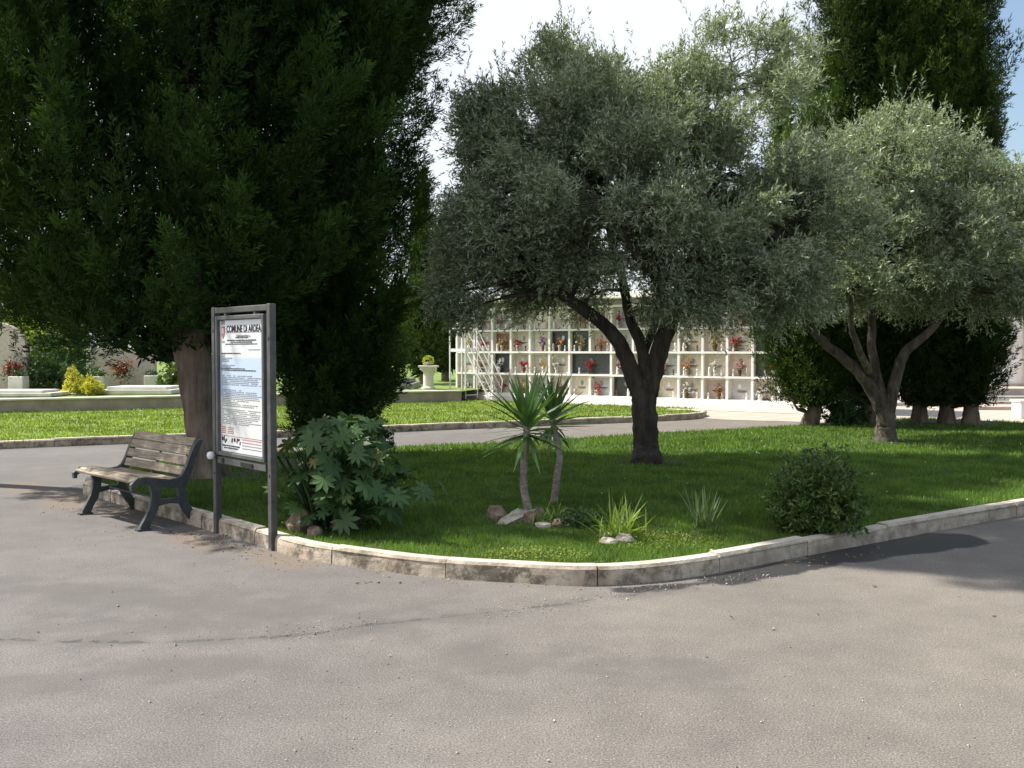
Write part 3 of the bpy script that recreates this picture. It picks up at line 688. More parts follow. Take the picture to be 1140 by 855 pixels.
def olive(name, base, lobes, limbs, trunk, ncl, tw, lv, leafL, leafW, seed, label, barkm, clr=.30):
    rg = np.random.default_rng(seed); rnd = random.Random(seed); e = empty(name, base, 0, label, 'olive tree')
    vol = np.array([l[1][0] * l[1][1] * l[1][2] * (.92 if l[0][2] > 4.2 else 1.0) for l in lobes]) ** .67; pick = rg.choice(len(lobes), ncl, p=vol / vol.sum())
    cen = np.array([l[0] for l in lobes])[pick]; rad = np.array([l[1] for l in lobes])[pick] * 1.12
    dd = nrm(rg.normal(size=(ncl, 3)) + [0, 0, .25]); C = cen + dd * rad * (rg.random(ncl) ** .38)[:, None]
    # sub-clumps gather round leading boughs, leaving gaps between them
    nb_ = max(12, ncl // 8); lead = C[:nb_]; j_ = np.argmin(((C[:, None] - lead[None]) ** 2).sum(-1), 1); C = C + (lead[j_] - C) * .33 * rg.uniform(.5, 1.2, ncl)[:, None]
    C[:, 2] = np.maximum(C[:, 2], 1.75)
    whole = np.average(np.array([l[0] for l in lobes]), axis=0); o = nrm(C - whole)
    # twigs
    n = ncl * tw; Ci = np.repeat(C, tw, 0); Oi = np.repeat(o, tw, 0)
    T0 = Ci + nrm(rg.normal(size=(n, 3))) * (clr * rg.random(n) ** .5)[:, None] * [1, 1, .85]
    TD = nrm(Oi * .7 + rg.normal(size=(n, 3)) * .55 + [0, 0, .45]); low = (T0[:, 2] < 2.5); TD[low, 2] -= .75; TD = nrm(TD)
    TL_ = rg.uniform(.16, .36, n)
    tt = (np.arange(lv) + .5) / lv; tt = np.tile(tt, (n, 1))
    P = T0[:, None] + TD[:, None] * (tt * TL_[:, None])[..., None]; P[..., 2] -= (tt ** 2 * .05)
    D = nrm(TD[:, None] * .75 + nrm(rg.normal(size=(n, lv, 3))) * .75); m = n * lv
    V = leafquads(rg, P.reshape(-1, 3), D.reshape(-1, 3), leafL * rg.uniform(.6, 1.3, m), leafW * rg.uniform(.7, 1.3, m))
    R = np.clip(.35 * np.repeat(np.repeat(rg.random(ncl), tw), lv) + .65 * rg.random(m), 0, 1)
    # long new shoots standing out of the top
    top = C[np.argsort(-(C[:, 2] + .8 * rg.random(ncl)))[:int(ncl * .3)]]; ns = len(top) * 3; S0 = np.repeat(top, 3, 0) + rg.normal(size=(ns, 3)) * .22
    SD = nrm(rg.normal(size=(ns, 3)) * .28 + [0, 0, 1]); SL = rg.uniform(.25, .60, ns); k = 26; ts = np.tile((np.arange(k) + .5) / k, (ns, 1))
    SP = S0[:, None] + SD[:, None] * (ts * SL[:, None])[..., None]; SDl = nrm(SD[:, None] * .8 + nrm(rg.normal(size=(ns, k, 3))) * .7); ms = ns * k
    V2 = leafquads(rg, SP.reshape(-1, 3), SDl.reshape(-1, 3), 1.1 * leafL * rg.uniform(.6, 1.1, ms), leafW * rg.uniform(.7, 1.2, ms))
    quads_obj('crown', np.concatenate([V, V2]), MAT['olive'], e, np.concatenate([R, rg.random(ms)]))
    # trunk, limbs and boughs, one surface piece each joined in one mesh
    mb = MB(); sk = []
    def smooth(pts, rads):
        P_ = []; R_ = []; Q = [Vector(p) for p in pts]; Q = [Q[0] * 2 - Q[1]] + Q + [Q[-1] * 2 - Q[-2]]
        for i in range(1, len(Q) - 2):
            a, b, c, d = Q[i - 1:i + 3]
            for s_ in range(5):
                s = s_ / 5; P_.append(.5 * ((2 * b) + (c - a) * s + (2 * a - 5 * b + 4 * c - d) * s * s + (3 * b - a - 3 * c + d) * s ** 3) + Vector((rnd.uniform(-1, 1), rnd.uniform(-1, 1), 0)) * .012)
                R_.append(rads[i - 1] * (1 - s) + rads[i] * s)
        P_.append(Q[-2]); R_.append(rads[-1]); return P_, R_
    P_, R_ = smooth([t[0] for t in trunk], [t[1] for t in trunk]); mb.tube(P_, R_, 18, rough=.14, rnd=rnd)
    for lm in limbs:
        P_, R_ = smooth([t[0] for t in lm], [t[1] for t in lm]); mb.tube(P_, R_, 12, rough=.13, rnd=rnd); sk += list(zip(P_[4:], R_[4:]))
    S = np.array([tuple(p) for p, _ in sk])
    for c in C[::1]:
        d2 = ((S - c) ** 2).sum(1) + (S[:, 2] > c[2] + .2) * 1.5; j = int(np.argmin(d2)); p0 = Vector(S[j]); p3 = Vector(c); L_ = (p3 - p0).length
        if L_ < .15: continue
        r0 = min(sk[j][1] * .6, .035); bend = Vector((rnd.uniform(-.2, .2), rnd.uniform(-.2, .2), rnd.uniform(.05, .3))) * L_
        mb.tube([p0, p0.lerp(p3, .35) + bend * .6, p0.lerp(p3, .7) + bend * .5, p3], [r0, r0 * .7, r0 * .45, .006], 5)
    mb.build('trunk', barkm, e, smooth=True, world=True)
    return e
def pz(px, py, Y): return tuple(atY(px, py, Y))
Y1 = 13.8; sc = F / Y1
lob = [(pz(640, 145, Y1), (1.3, 1.4, 1.2)), (pz(795, 142, Y1), (1.35, 1.4, 1.15)), (pz(705, 150, Y1 + .2), (.8, 1.1, .8)), (pz(553, 155, Y1 + .2), (.62, 1.0, .9)), (pz(580, 245, Y1), (.95, 1.3, 1.05)),
       (pz(700, 250, Y1 - .2), (1.6, 2.1, 1.15)), (pz(862, 250, Y1), (1.1, 1.5, 1.05)), (pz(515, 265, Y1), (.3, .5, .8)), (pz(545, 318, Y1), (.62, 1.0, .42)), (pz(615, 298, Y1 + .2), (.8, 1.2, .35)),
       (pz(810, 325, Y1 - .2), (1.1, 1.3, .55)), (pz(720, 262, Y1 - .9), (1.3, 1.0, .5)), (pz(900, 215, Y1 + .3), (.65, .9, .7)), (pz(880, 320, Y1), (.7, 1, .5))]
tr = [((*at(720, 516, LZ).xy, LZ - .06), .225), (pz(720, 500, Y1), .185), (pz(719, 470, Y1), .165), (pz(716, 445, Y1), .175), (pz(716, 425, Y1), .16)]
lm = [[(pz(714, 440, Y1), .13), (pz(700, 405, Y1), .115), (pz(684, 375, Y1), .10), (pz(655, 348, Y1 - .1), .085), (pz(620, 322, Y1 - .2), .07), (pz(585, 285, Y1 - .1), .05), (pz(560, 230, Y1), .03), (pz(545, 160, Y1), .015)],
      [(pz(720, 432, Y1), .10), (pz(714, 385, Y1 + .15), .08), (pz(700, 350, Y1 + .3), .07), (pz(690, 300, Y1 + .3), .06), (pz(668, 220, Y1 + .2), .045), (pz(640, 130, Y1), .025), (pz(625, 60, Y1), .01)],
      [(pz(722, 440, Y1), .13), (pz(734, 395, Y1 - .05), .125), (pz(748, 350, Y1 - .1), .115), (pz(768, 300, Y1 - .1), .085), (pz(790, 230, Y1), .06), (pz(808, 150, Y1), .035), (pz(815, 70, Y1), .012)],
      [(pz(748, 352, Y1 - .1), .09), (pz(790, 315, Y1 + .1), .065), (pz(840, 285, Y1 + .2), .045), (pz(885, 240, Y1), .02)],
      [(pz(745, 360, Y1 - .1), .08), (pz(735, 318, Y1 - .7), .055), (pz(705, 280, Y1 - 1.3), .035), (pz(690, 240, Y1 - 1.6), .015)],
      [(pz(715, 400, Y1 + .1), .06), (pz(735, 340, Y1 + .6), .05), (pz(745, 280, Y1 + 1.1), .03), (pz(740, 200, Y1 + 1.2), .012)]]
olive('olive_tree', tuple(at(720, 514, LZ)), lob, lm, tr, 520, 56, 16, .074, .0165, 201, 'large wide grey-green olive with forked dark trunk in the middle of the lawn', MAT['bark_olive'])
Y2 = 16.9
lob = [(pz(1000, 235, Y2), (1.8, 1.8, 1.3)), (pz(930, 245, Y2), (1.1, 1.5, 1.1)), (pz(1075, 270, Y2), (1.25, 1.5, 1.15)), (pz(1000, 320, Y2), (1.8, 1.8, .5)), (pz(985, 170, Y2), (.9, 1.0, .65)), (pz(1100, 335, Y2 + .3), (.6, 1, .4)), (pz(915, 320, Y2), (.8, 1.2, .4)), (pz(1050, 195, Y2), (.8, 1, .6))]
tr = [((*at(987, 491, LZ).xy, LZ - .06), .20), (pz(987, 478, Y2), .165), (pz(986, 465, Y2), .15), (pz(985, 448, Y2), .16)]
lm = [[(pz(984, 460, Y2), .12), (pz(965, 425, Y2), .10), (pz(940, 400, Y2), .085), (pz(910, 375, Y2), .07), (pz(885, 335, Y2), .045), (pz(870, 280, Y2), .02)],
      [(pz(985, 455, Y2), .11), (pz(975, 410, Y2 + .2), .08), (pz(970, 370, Y2 + .3), .07), (pz(975, 300, Y2 + .2), .05), (pz(985, 210, Y2), .02)],
      [(pz(988, 458, Y2), .12), (pz(998, 420, Y2), .09), (pz(1008, 392, Y2), .08), (pz(1035, 368, Y2), .065), (pz(1065, 325, Y2), .045), (pz(1085, 260, Y2), .02)],
      [(pz(970, 420, Y2), .07), (pz(950, 370, Y2 - .6), .05), (pz(945, 310, Y2 - 1.1), .025)]]
olive('olive_tree', tuple(at(987, 490, LZ)), lob, lm, tr, 290, 50, 15, .082, .019, 202, 'silvery olive with low spreading pale limbs in front of the cypress row', MAT['bark_olive_light'])
Y3 = 18.5
lob = [(pz(1195, 250, Y3), (1.3, 1.4, 1.2)), (pz(1150, 310, Y3), (.8, 1, .8)), (pz(1150, 235, Y3), (.6, .9, .6))]
tr = [((*at(1190, 486, LZ).xy, LZ - .06), .2), (pz(1190, 460, Y3), .14), (pz(1188, 420, Y3), .12)]
lm = [[(pz(1188, 425, Y3), .09), (pz(1170, 370, Y3), .07), (pz(1150, 300, Y3), .03)], [(pz(1189, 425, Y3), .09), (pz(1205, 360, Y3), .06), (pz(1200, 260, Y3), .03)]]
olive('olive_tree', tuple(at(1190, 484, LZ)), lob, lm, tr, 70, 45, 14, .085, .019, 203, 'olive cut off by the right edge of the photo, only its left foliage showing', MAT['bark_olive_light'])
# ------------------------------------------------------------------ shrubs and plants
def bush(name, c, r, n, leaf, mat, seed, label, cat, k=9, lift=.35, stems=7, group=None, flower=None):
    rg = np.random.default_rng(seed); rnd = random.Random(seed); e = empty(name, (c[0], c[1], c[2]), 0, label, cat, group)
    d = nrm(rg.normal(size=(n, 3))); d[:, 2] = np.abs(d[:, 2]) * 1.0; rr = rg.random(n) ** .4
    lump = 1 + .22 * np.sin(4 * np.arctan2(d[:, 1], d[:, 0]) + seed) + .12 * np.sin(7 * d[:, 2] * 3 + 3 * d[:, 0])
    T = np.array(c) + d * np.array(r) * (rr * lump)[:, None] * [1, 1, 1]; T[:, 2] += .04
    A = nrm(d * .8 + [0, 0, lift] + rg.normal(size=(n, 3)) * .3)
    D = nrm(A[:, None] * .6 + nrm(rg.normal(size=(n, k, 3))) * .85); P = np.repeat(T[:, None], k, 1) + A[:, None] * (rg.random((n, k)) * leaf[0] * .6)[..., None]
    m = n * k; V = leafquads(rg, P.reshape(-1, 3), D.reshape(-1, 3), leaf[0] * rg.uniform(.6, 1.3, m), leaf[1] * rg.uniform(.7, 1.2, m), fold=-.15)
    R = np.clip(.5 * np.repeat(rg.random(n), k) + .5 * rg.random(m), 0, 1)
    quads_obj('foliage', V, mat, e, R)
    if flower:
        fm, fn, fs = flower; sel = T[rg.choice(n, fn)] + nrm(d[rg.choice(n, fn)]) * .05; q = 7
        V = leafquads(rg, np.repeat(sel, q, 0), nrm(rg.normal(size=(fn * q, 3)) + [0, 0, .3]), np.full(fn * q, fs), np.full(fn * q, fs * .6)); quads_obj('flowers', V, fm, e, rg.random(fn * q))
    mb = MB()
    for i in range(stems):
        a = rnd.uniform(0, 6.28); p = Vector((c[0] + .06 * math.cos(a), c[1] + .06 * math.sin(a), c[2] - .02)); q_ = Vector((c[0] + r[0] * .6 * math.cos(a), c[1] + r[1] * .6 * math.sin(a), c[2] + r[2] * rnd.uniform(.5, .85)))
        mb.tube([p, p.lerp(q_, .5) + Vector((0, 0, .05)), q_], [.018, .013, .006], 5)
    mb.build('stems', MAT['bark_cyp'], e, smooth=True, world=True)
    return e
c = at(908, 590, LZ); bush('shrub', tuple(c), (.37, .36, .46), 2200, (.052, .018), MAT['pitt'], 301, 'rounded dark green shrub bulging over the kerb on the right of the lawn', 'shrub', k=10)
bush('shrub', tuple(at(912, 572, LZ)), (.44, .34, .50), 1000, (.05, .017), MAT['pitt'], 302, 'looser bluish shrub growing just behind the rounded kerb shrub', 'shrub')
bush('shrub', tuple(at(421, 508, LZ)), (.20, .22, .42), 420, (.05, .018), MAT['darkbush'], 303, 'small dark clipped bush at the foot of the dense cypress by the road', 'shrub')
bush('shrub', tuple(at(941, 473, LZ)), (.40, .4, .55), 380, (.10, .035), MAT['oleander'], 304, 'small pale green bush between the leaning cypress trunk and its neighbour', 'shrub')

def blades(rg, P, D, L_, Wd, droop, nseg=4):
    n = len(P); S = nrm(np.cross(D, np.array([0, 0, 1.0]) + rg.normal(size=(n, 3)) * .25)); prof = [.55, 1, .85, .5, .02] if nseg == 4 else [.6, 1, .7, .02]
    pts = []
    for i in range(nseg + 1):
        t = i / nseg; p = P + D * (L_ * t)[:, None] - np.array([0, 0, 1.0]) * (droop * L_ * t * t)[:, None]; w = S * (Wd * prof[i] / 2)[:, None]; pts.append((p + w, p - w))
    Q = [np.stack([pts[i][0], pts[i][1], pts[i + 1][1], pts[i + 1][0]], 1) for i in range(nseg)]
    return np.stack(Q, 1).reshape(-1, 3)
def yucca(base, stem, crown_r, n, seed, label):
    rg = np.random.default_rng(seed); rnd = random.Random(seed); e = empty('yucca', tuple(base), 0, label, 'yucca')
    mb = MB(); P_ = []; R_ = []
    for i in range(len(stem) - 1):
        for s in range(5): q = s / 5; P_.append(Vector(stem[i]).lerp(Vector(stem[i + 1]), q)); R_.append(.040 - .010 * (i + q) / (len(stem) - 1))
    P_.append(Vector(stem[-1])); R_.append(.036); mb.tube(P_, R_, 10, rough=.16, rnd=rnd); mb.build('stem', MAT['bark_yucca'], e, smooth=True, world=True)
    top = np.array(stem[-1]); i = np.arange(n); az = i * 2.39996 + rg.normal(0, .2, n); el = np.radians(np.interp(i / n, [0, .25, .6, 1], [-28, 4, 40, 84]) + rg.normal(0, 8, n))
    D = np.column_stack([np.cos(el) * np.cos(az), np.cos(el) * np.sin(az), np.sin(el)]); P = top + D * .02 + np.column_stack([np.zeros((n, 2)), np.interp(i / n, [0, 1], [-.10, .06])])
    Ln = crown_r * rg.uniform(.8, 1.15, n) * np.interp(i / n, [0, .2, 1], [.75, 1, .95]); V = blades(rg, P, D, Ln, np.full(n, .042), rg.uniform(.02, .22, n))
    quads_obj('leaf_rosette', V, MAT['yucca'], e, np.repeat(rg.random(n), 4))
    k = 9; az = rg.uniform(0, 6.28, k); el = np.radians(rg.uniform(-80, -50, k)); D = np.column_stack([np.cos(el) * np.cos(az), np.cos(el) * np.sin(az), np.sin(el)])
    quads_obj('dry_leaves', blades(rg, np.tile(top - [0, 0, .08], (k, 1)), D, np.full(k, .3) * rg.uniform(.6, 1, k), np.full(k, .026), np.full(k, .1)), MAT['yucca_dry'], e, np.repeat(rg.random(k), 4))
yb = at(591, 574, LZ); Yy = yb.y
yucca(yb, [(yb.x, yb.y, LZ - .02), pz(583, 545, Yy), pz(583, 510, Yy), pz(587, 474, Yy)], .57, 62, 401, 'left yucca with thicker straight stem and larger spiky crown')
yb = at(617, 561, LZ); Yy = yb.y
yucca(yb, [(yb.x, yb.y, LZ - .02), pz(619, 540, Yy), pz(623, 508, Yy), pz(615, 466, Yy)], .54, 54, 402, 'right yucca with thinner curved stem leaning over its neighbour')

def clump(name, px, py, n, ln, w, spread, mat, seed, label, cat='grass clump', el=(45, 88), r=.06, droop=(.05, .5)):
    rg = np.random.default_rng(seed); c = np.array(at(px, py, LZ)); e = empty(name, tuple(c), 0, label, cat)
    az = rg.uniform(0, 6.28, n); e_ = np.radians(rg.uniform(*el, n)); D = np.column_stack([np.cos(e_) * np.cos(az), np.cos(e_) * np.sin(az), np.sin(e_)])
    P = c + np.column_stack([rg.normal(0, r, n), rg.normal(0, r, n), np.zeros(n)])
    quads_obj('blades', blades(rg, P, D, ln * rg.uniform(.4, 1.1, n), w * rg.uniform(.7, 1.2, n), rg.uniform(*droop, n)), mat, e, np.repeat(rg.random(n), 4)); return e
clump('blade_plant', 690, 600, 95, .48, .018, 0, MAT['sedge'], 411, 'arching clump of long yellow-green blades between the yuccas and the shrub', el=(35, 88), r=.07)
clump('blade_plant', 782, 588, 34, .40, .020, 0, MAT['fanblade'], 412, 'small fan of stiff grey-green blades standing alone in the shaded lawn', el=(50, 85), r=.03, droop=(.0, .1))
clump('spider_plant', 610, 582, 70, .30, .012, 0, MAT['sedge'], 413, 'thin-bladed tuft growing among stones at the foot of the yuccas', el=(30, 85), r=.10)
weed('low_weeds', 648, 585, .26, .16, 700, MAT['oleander'], 'low leafy weeds between the yucca stones and the arching blade clump', 'weeds', 414, .035)
weed('low_weeds', 372, 588, .42, .10, 700, MAT['darkbush'], 'low weeds under the large lobed shrub among brown stones', 'weeds', 415, .03)

rg_ = np.random.default_rng(3)
# large lobed-leaf shrub
def lobed():
    rg = np.random.default_rng(77); rnd = random.Random(77); b = at(362, 590, LZ); e = empty('lobed_shrub', tuple(b), 0, 'large shrub with glossy hand-shaped leaves beside the notice board', 'shrub')
    tris = []; rn = []; mb = MB(); nl = 215
    for i in range(nl):
        # leaf position in picture-like dome
        a = rnd.uniform(0, 2 * math.pi); h = rnd.random() ** .75; rr = math.sqrt(max(0, 1 - (max(0, h - .25) / .8) ** 2)) * (rnd.random() ** .35)
        p = Vector((b.x + .14 + .58 * rr * math.cos(a), b.y + .62 * rr * math.sin(a) + .05, b.z + .12 + h * .86))
        if i % 12 == 0: p += Vector((.34, 0, -.28)); p.z = max(p.z, b.z + .35)
        out = Vector((p.x - b.x, p.y - b.y, 0)); out = out.normalized() if out.length > .01 else Vector((1, 0, 0))
        R = rnd.uniform(.09, .165); nrm_ = (out * rnd.uniform(.1, .9) + Vector((0, 0, 1)) * rnd.uniform(.4, 1) + Vector((rnd.gauss(0, .35), rnd.gauss(-.2, .35), 0))).normalized()
        ax = (out - nrm_ * out.dot(nrm_)).normalized(); bx = nrm_.cross(ax); nlobe = rnd.choice((7, 8, 8, 9)); r0 = rnd.random(); droop = rnd.uniform(.04, .26)
        def pt(ang, r): return p + (ax * math.cos(ang) + bx * math.sin(ang)) * r * R - nrm_ * droop * R * r * r
        span = math.radians(280)
        for k in range(nlobe):
            an = -span / 2 + span * k / (nlobe - 1); hs = span / (nlobe - 1) / 2; L_ = 1 - .28 * abs(an) / (span / 2)
            s0, s1 = pt(an - hs, .40), pt(an + hs, .40); w = hs * .70; m0, m1 = pt(an - w, .68 * L_), pt(an + w, .68 * L_); mid = pt(an, .6 * L_) + nrm_ * -.02 * R; tip = pt(an, L_)
            for q in ((p, s0, mid), (s0, m0, mid), (m0, tip, mid), (tip, m1, mid), (m1, s1, mid), (s1, p, mid)): tris += [tuple(v) for v in q]; rn.append(min(1, max(0, r0 + rnd.uniform(-.03, .03))))
        q0 = Vector((b.x + (p.x - b.x) * .3, b.y + (p.y - b.y) * .3, b.z + (p.z - b.z) * .45)); mb.tube([q0, q0.lerp(p, .6) + Vector((0, 0, .04)), p], [.007, .005, .004], 5)
    quads_obj('foliage', np.array(tris), MAT['fatsia'], e, np.array(rn), tri=True)
    for i in range(9):
        a = i * .7; q = Vector((b.x + .4 * math.cos(a), b.y + .35 * math.sin(a), b.z + .65)); mb.tube([(b.x + .1 * math.cos(a), b.y + .1 * math.sin(a), b.z - .02), ((b.x + q.x) / 2, (b.y + q.y) / 2, b.z + .3), q], [.022, .017, .01], 6)
    mb.build('stems', MAT['oleander'], e, smooth=True, world=True)
lobed()

# ------------------------------------------------------------------ garden stones
def stone(px, py, d, mat, seed, label, group, rz=0, tilt=0):
    rnd = random.Random(seed); c = at(px, py, LZ); mb = MB(); mb.rock((0, 0, 0), d, rnd, rz, tilt)
    o = mb.build('stone', MAT[mat], None, smooth=False, label=label, cat='stone', group=group); o.location = (c.x, c.y, LZ + d[2] * .28)
G1 = 'stones ringed around the yuccas'
stone(552, 579, (.17, .15, .17), 'stone_brown', 1, 'brown knobbly stone at the far left end of the yucca stones', G1)
stone(571, 582, (.34, .14, .12), 'stone', 2, 'long pale wedge-shaped stone, biggest at the foot of the left yucca', G1, .3, -.35)
stone(590, 583, (.11, .11, .15), 'stone_brown', 3, 'small upright brown stone directly under the left yucca stem', G1)
stone(605, 588, (.14, .09, .07), 'stone', 4, 'small flat whitish stone in front of the thin-bladed tuft', G1)
stone(622, 586, (.15, .11, .09), 'stone_brown', 5, 'flat brown stone right of the whitish flat one', G1)
stone(637, 584, (.12, .11, .11), 'stone_brown', 6, 'rounded tan stone at the right end of the yucca stones', G1)
stone(600, 574, (.11, .10, .10), 'stone_brown', 7, 'half hidden stone behind the tuft between both yucca stems', G1)
G2 = 'stones around the arching blade clump'
stone(677, 607, (.14, .09, .08), 'stone', 8, 'pale pebble-shaped stone left of the arching blade clump', G2)
stone(696, 605, (.17, .12, .10), 'stone', 9, 'larger rounded pale stone in front of the arching blade clump', G2, .4)
stone(676, 600, (.11, .09, .08), 'stone', 10, 'small pale stone tucked behind the pebble-shaped one', G2)
G3 = 'stones under the lobed shrub'
stone(334, 592, (.26, .20, .24), 'stone_brown', 11, 'large rough brown stone by the board post under the lobed shrub', G3)
stone(350, 598, (.16, .14, .12), 'stone_brown', 12, 'brown stone just right of the largest one near the kerb', G3)
stone(377, 592, (.17, .13, .12), 'stone_brown', 13, 'reddish stone under the middle of the lobed shrub', G3)
stone(389, 588, (.20, .15, .14), 'stone_brown', 14, 'rounded brown stone at the right side under the lobed shrub', G3, .5)
mb = MB(); mb.box((0, 0, 0), (.055, .04, .012), Matrix.Rotation(.4, 3, 'Y')); o = mb.build('paper_scrap', MAT['whitepaint'], label='tiny scrap of white paper lying on the lawn right of the olive trunk', cat='litter'); o.location = at(844, 504, LZ + .05)
# soil ring at the large cypress
# ------------------------------------------------------------------ park bench
pf_ = at(165, 590, 0); pb = at(100, 572, 0)
ux = (pf_ - pb); blen = ux.length; ang = math.atan2(ux.y, ux.x)
bn = empty('park_bench', (pb.x, pb.y, 0), ang, 'weathered wooden slat bench with dark cast-iron side frames facing the road', 'bench')
# local x: from far frame to near frame, local +y: behind the bench
prof_seat = [(-.145, .375), (-.145, .42), (-.10, .455), (-.02, .455), (.10, .430), (.21, .405), (.30, .410), (.36, .45), (.40, .53), (.445, .65), (.49, .75), (.53, .795)]
def frame_mb(x):
    mb = MB(); f3 = lambda a, b, d: Vector((x + d, a, b)); t = .022
    mb.strip(prof_seat, [.03, .045, .06, .065, .07, .085, .09, .085, .07, .062, .055, .03], f3, -t, t)
    mb.strip([(.06, .42), (.075, .34), (.07, .27), (.045, .18), (-.005, .09), (-.045, .012)], [.10, .085, .085, .08, .075, .09], f3, -t * .9, t * .9)
    mb.strip([(.33, .42), (.325, .33), (.335, .25), (.37, .17), (.43, .08), (.47, .012)], [.09, .075, .08, .08, .075, .09], f3, -t * .9, t * .9)
    mb.strip([(.07, .235), (.20, .25), (.34, .235)], [.06, .045, .06], f3, -t * .8, t * .8)
    mb.box((x, -.045, .009), (.07, .13, .018)); mb.box((x, .47, .009), (.07, .13, .018))
    return mb
for x in (0.0, blen): frame_mb(x).build('side_frame', MAT['ironpaint'], bn)
def slat(mb, a, b, n2, w, x0=.0235, x1=None):
    x1 = blen - .0235 if x1 is None else x1; th = math.atan2(n2[1], n2[0]); M = Matrix.Rotation(th - math.pi / 2, 3, 'X')
    mb.box(((x0 + x1) / 2, a, b), (x1 - x0, w, .028), M, .005)
mb = MB()
for (a, b, n2) in ((-.105, .462, (-.35, 1)), (-.008, .476, (.12, 1)), (.090, .458, (.2, 1)), (.187, .438, (.15, 1)), (.280, .432, (-.1, 1))): slat(mb, a, b, n2, .088)
mb.build('seat', MAT['wood'], bn)
mb = MB()
for (a, b) in ((.372, .505), (.405, .600), (.440, .692), (.478, .775)): slat(mb, a, b, (-1.0, .40), .084)
mb.build('backrest', MAT['wood'], bn)
mb = MB(); mb.tube([(0, .2, .25), (blen, .2, .25)], .011, 8); mb.build('tie_rod', MAT['ironpaint'], bn)
mb = MB()
for x in (blen * .5,):
    mb.strip([(-.10, .440), (-.01, .452), (.09, .434), (.19, .414), (.30, .410), (.385, .48), (.43, .61), (.50, .78)], [.008] * 8, lambda a, b, d: Vector((x + d, a, b)), -.02, .02)
mb.build('brace_strap', MAT['ironpaint'], bn)
# rounded pale kerb end stone by the bench
# ------------------------------------------------------------------ notice board
bl = at(242.5, 593.5); br = at(304, 612.5); v = br - bl; bw = v.length; ba = math.atan2(v.y, v.x)
nb = empty('notice_board', (bl.x, bl.y, 0), ba, 'tall grey municipal notice board on two posts with a white printed poster', 'notice board')
ptop = atY(304, 338, br.y).z
for x in (0, bw):
    mb = MB(); mb.box((x, 0, ptop / 2 - .04), (.058, .058, ptop + .08), None, .004); mb.build('post', MAT['postmetal'], nb)
mb = MB(); mb.box((bw / 2, 0, ptop - .03), (bw - .062, .05, .05), None, .004); mb.build('top_rail', MAT['postmetal'], nb)
fz1 = ptop - .080; fz0 = atY(300, 516, br.y).z; fx0, fx1 = .055, bw - .075
mb = MB()
for x in (.22, bw - .26): mb.box((x, 0, ptop - .067), (.035, .035, .026))
for x in (.042, bw - .052):
    for z in (fz0 + .18, fz1 - .25): mb.box((x, 0, z), (.03 if x < .1 else .05, .02, .03))
mb.build('hanger', MAT['postmetal'], nb)
mb = MB(); fw = .036; zc = (fz0 + fz1) / 2; fh = fz1 - fz0; xc = (fx0 + fx1) / 2; fl = fx1 - fx0
mb.box((fx0 + fw / 2, 0, zc), (fw, .07, fh - .002), None, .005); mb.box((fx1 - fw / 2, 0, zc), (fw, .07, fh - .002), None, .005)
mb.box((xc, 0, fz1 - fw / 2), (fl - 2 * fw - .004, .066, fw), None, .005); mb.box((xc, 0, fz0 + fw / 2), (fl - 2 * fw - .004, .066, fw), None, .005)
fr = mb.build('frame', MAT['framemetal'], nb)
mb = MB(); mb.box((xc, .012, zc), (fl - 2 * fw, .02, fh - 2 * fw)); mb.build('back_panel', MAT['framemetal'], nb)
px0, px1, pz0, pz1 = fx0 + fw + .004, fx1 - fw - .030, fz0 + fw + .004, fz1 - fw - .004; pw, ph = px1 - px0, pz1 - pz0
mb = MB(); mb.box(((px0 + px1) / 2, -.004, (pz0 + pz1) / 2), (pw, .004, ph)); po = mb.build('poster', MAT['poster'], nb)
def text(body, x, z, size, mat, name, parent, width=None, y=-.0085, align='LEFT', bold=0.0):
    cu = bpy.data.curves.new(name, 'FONT'); cu.body = body; cu.size = size; cu.align_x = align; cu.offset = bold; cu.materials.append(mat)
    o = bpy.data.objects.new(name, cu); COL.objects.link(o); bpy.context.view_layer.update()
    dg = bpy.context.evaluated_depsgraph_get(); me = bpy.data.meshes.new_from_object(o.evaluated_get(dg)); bpy.data.objects.remove(o)
    xs = [v.co.x for v in me.vertices]; w = max(xs) - min(xs); k = (width / w) if width else 1
    x_ = x - (width / 2 if align == 'CENTER' and width else 0) - (min(xs) * k if width else 0)
    for v_ in me.vertices: v_.co = Vector((v_.co.x * k + x_, y, v_.co.y + z))
    me.materials.clear(); me.materials.append(mat); return link(name, me, parent)
text('COMUNE DI ARDEA', px0 + .135, pz1 - .105, .085, MAT['ink'], 'title_lettering', po, width=pw - .155, bold=.0022)
text('Provincia di Roma', px0 + pw * .57, pz1 - .150, .034, MAT['ink'], 'subtitle_lettering', po, width=.26, align='CENTER')
# small civic shield left of the title
mb = MB(); sx, sz = px0 + .065, pz1 - .10
pts = [(-.032, .05), (.032, .05), (.032, -.02), (0, -.06), (-.032, -.02)]; mb.prism(pts, lambda a, b, d: Vector((sx + a, d, sz + b)), -.0095, -.0065)
mb.mi = 1; mb.box((sx, -.0085, sz + .075), (.055, .004, .022)); [mb.box((sx + q, -.0085, sz + .093), (.010, .004, .014)) for q in (-.022, 0, .022)]
mb.mi = 2; mb.box((sx, -.0105, sz + .008), (.030, .002, .045)); mb.mi = 1; mb.box((sx, -.0115, sz + .002), (.010, .002, .05))
mb.box((sx, -.0085, sz - .085), (.05, .003, .012)); mb.build('civic_emblem', [MAT['inkred'], MAT['inkgrey'], MAT['poster']], po)
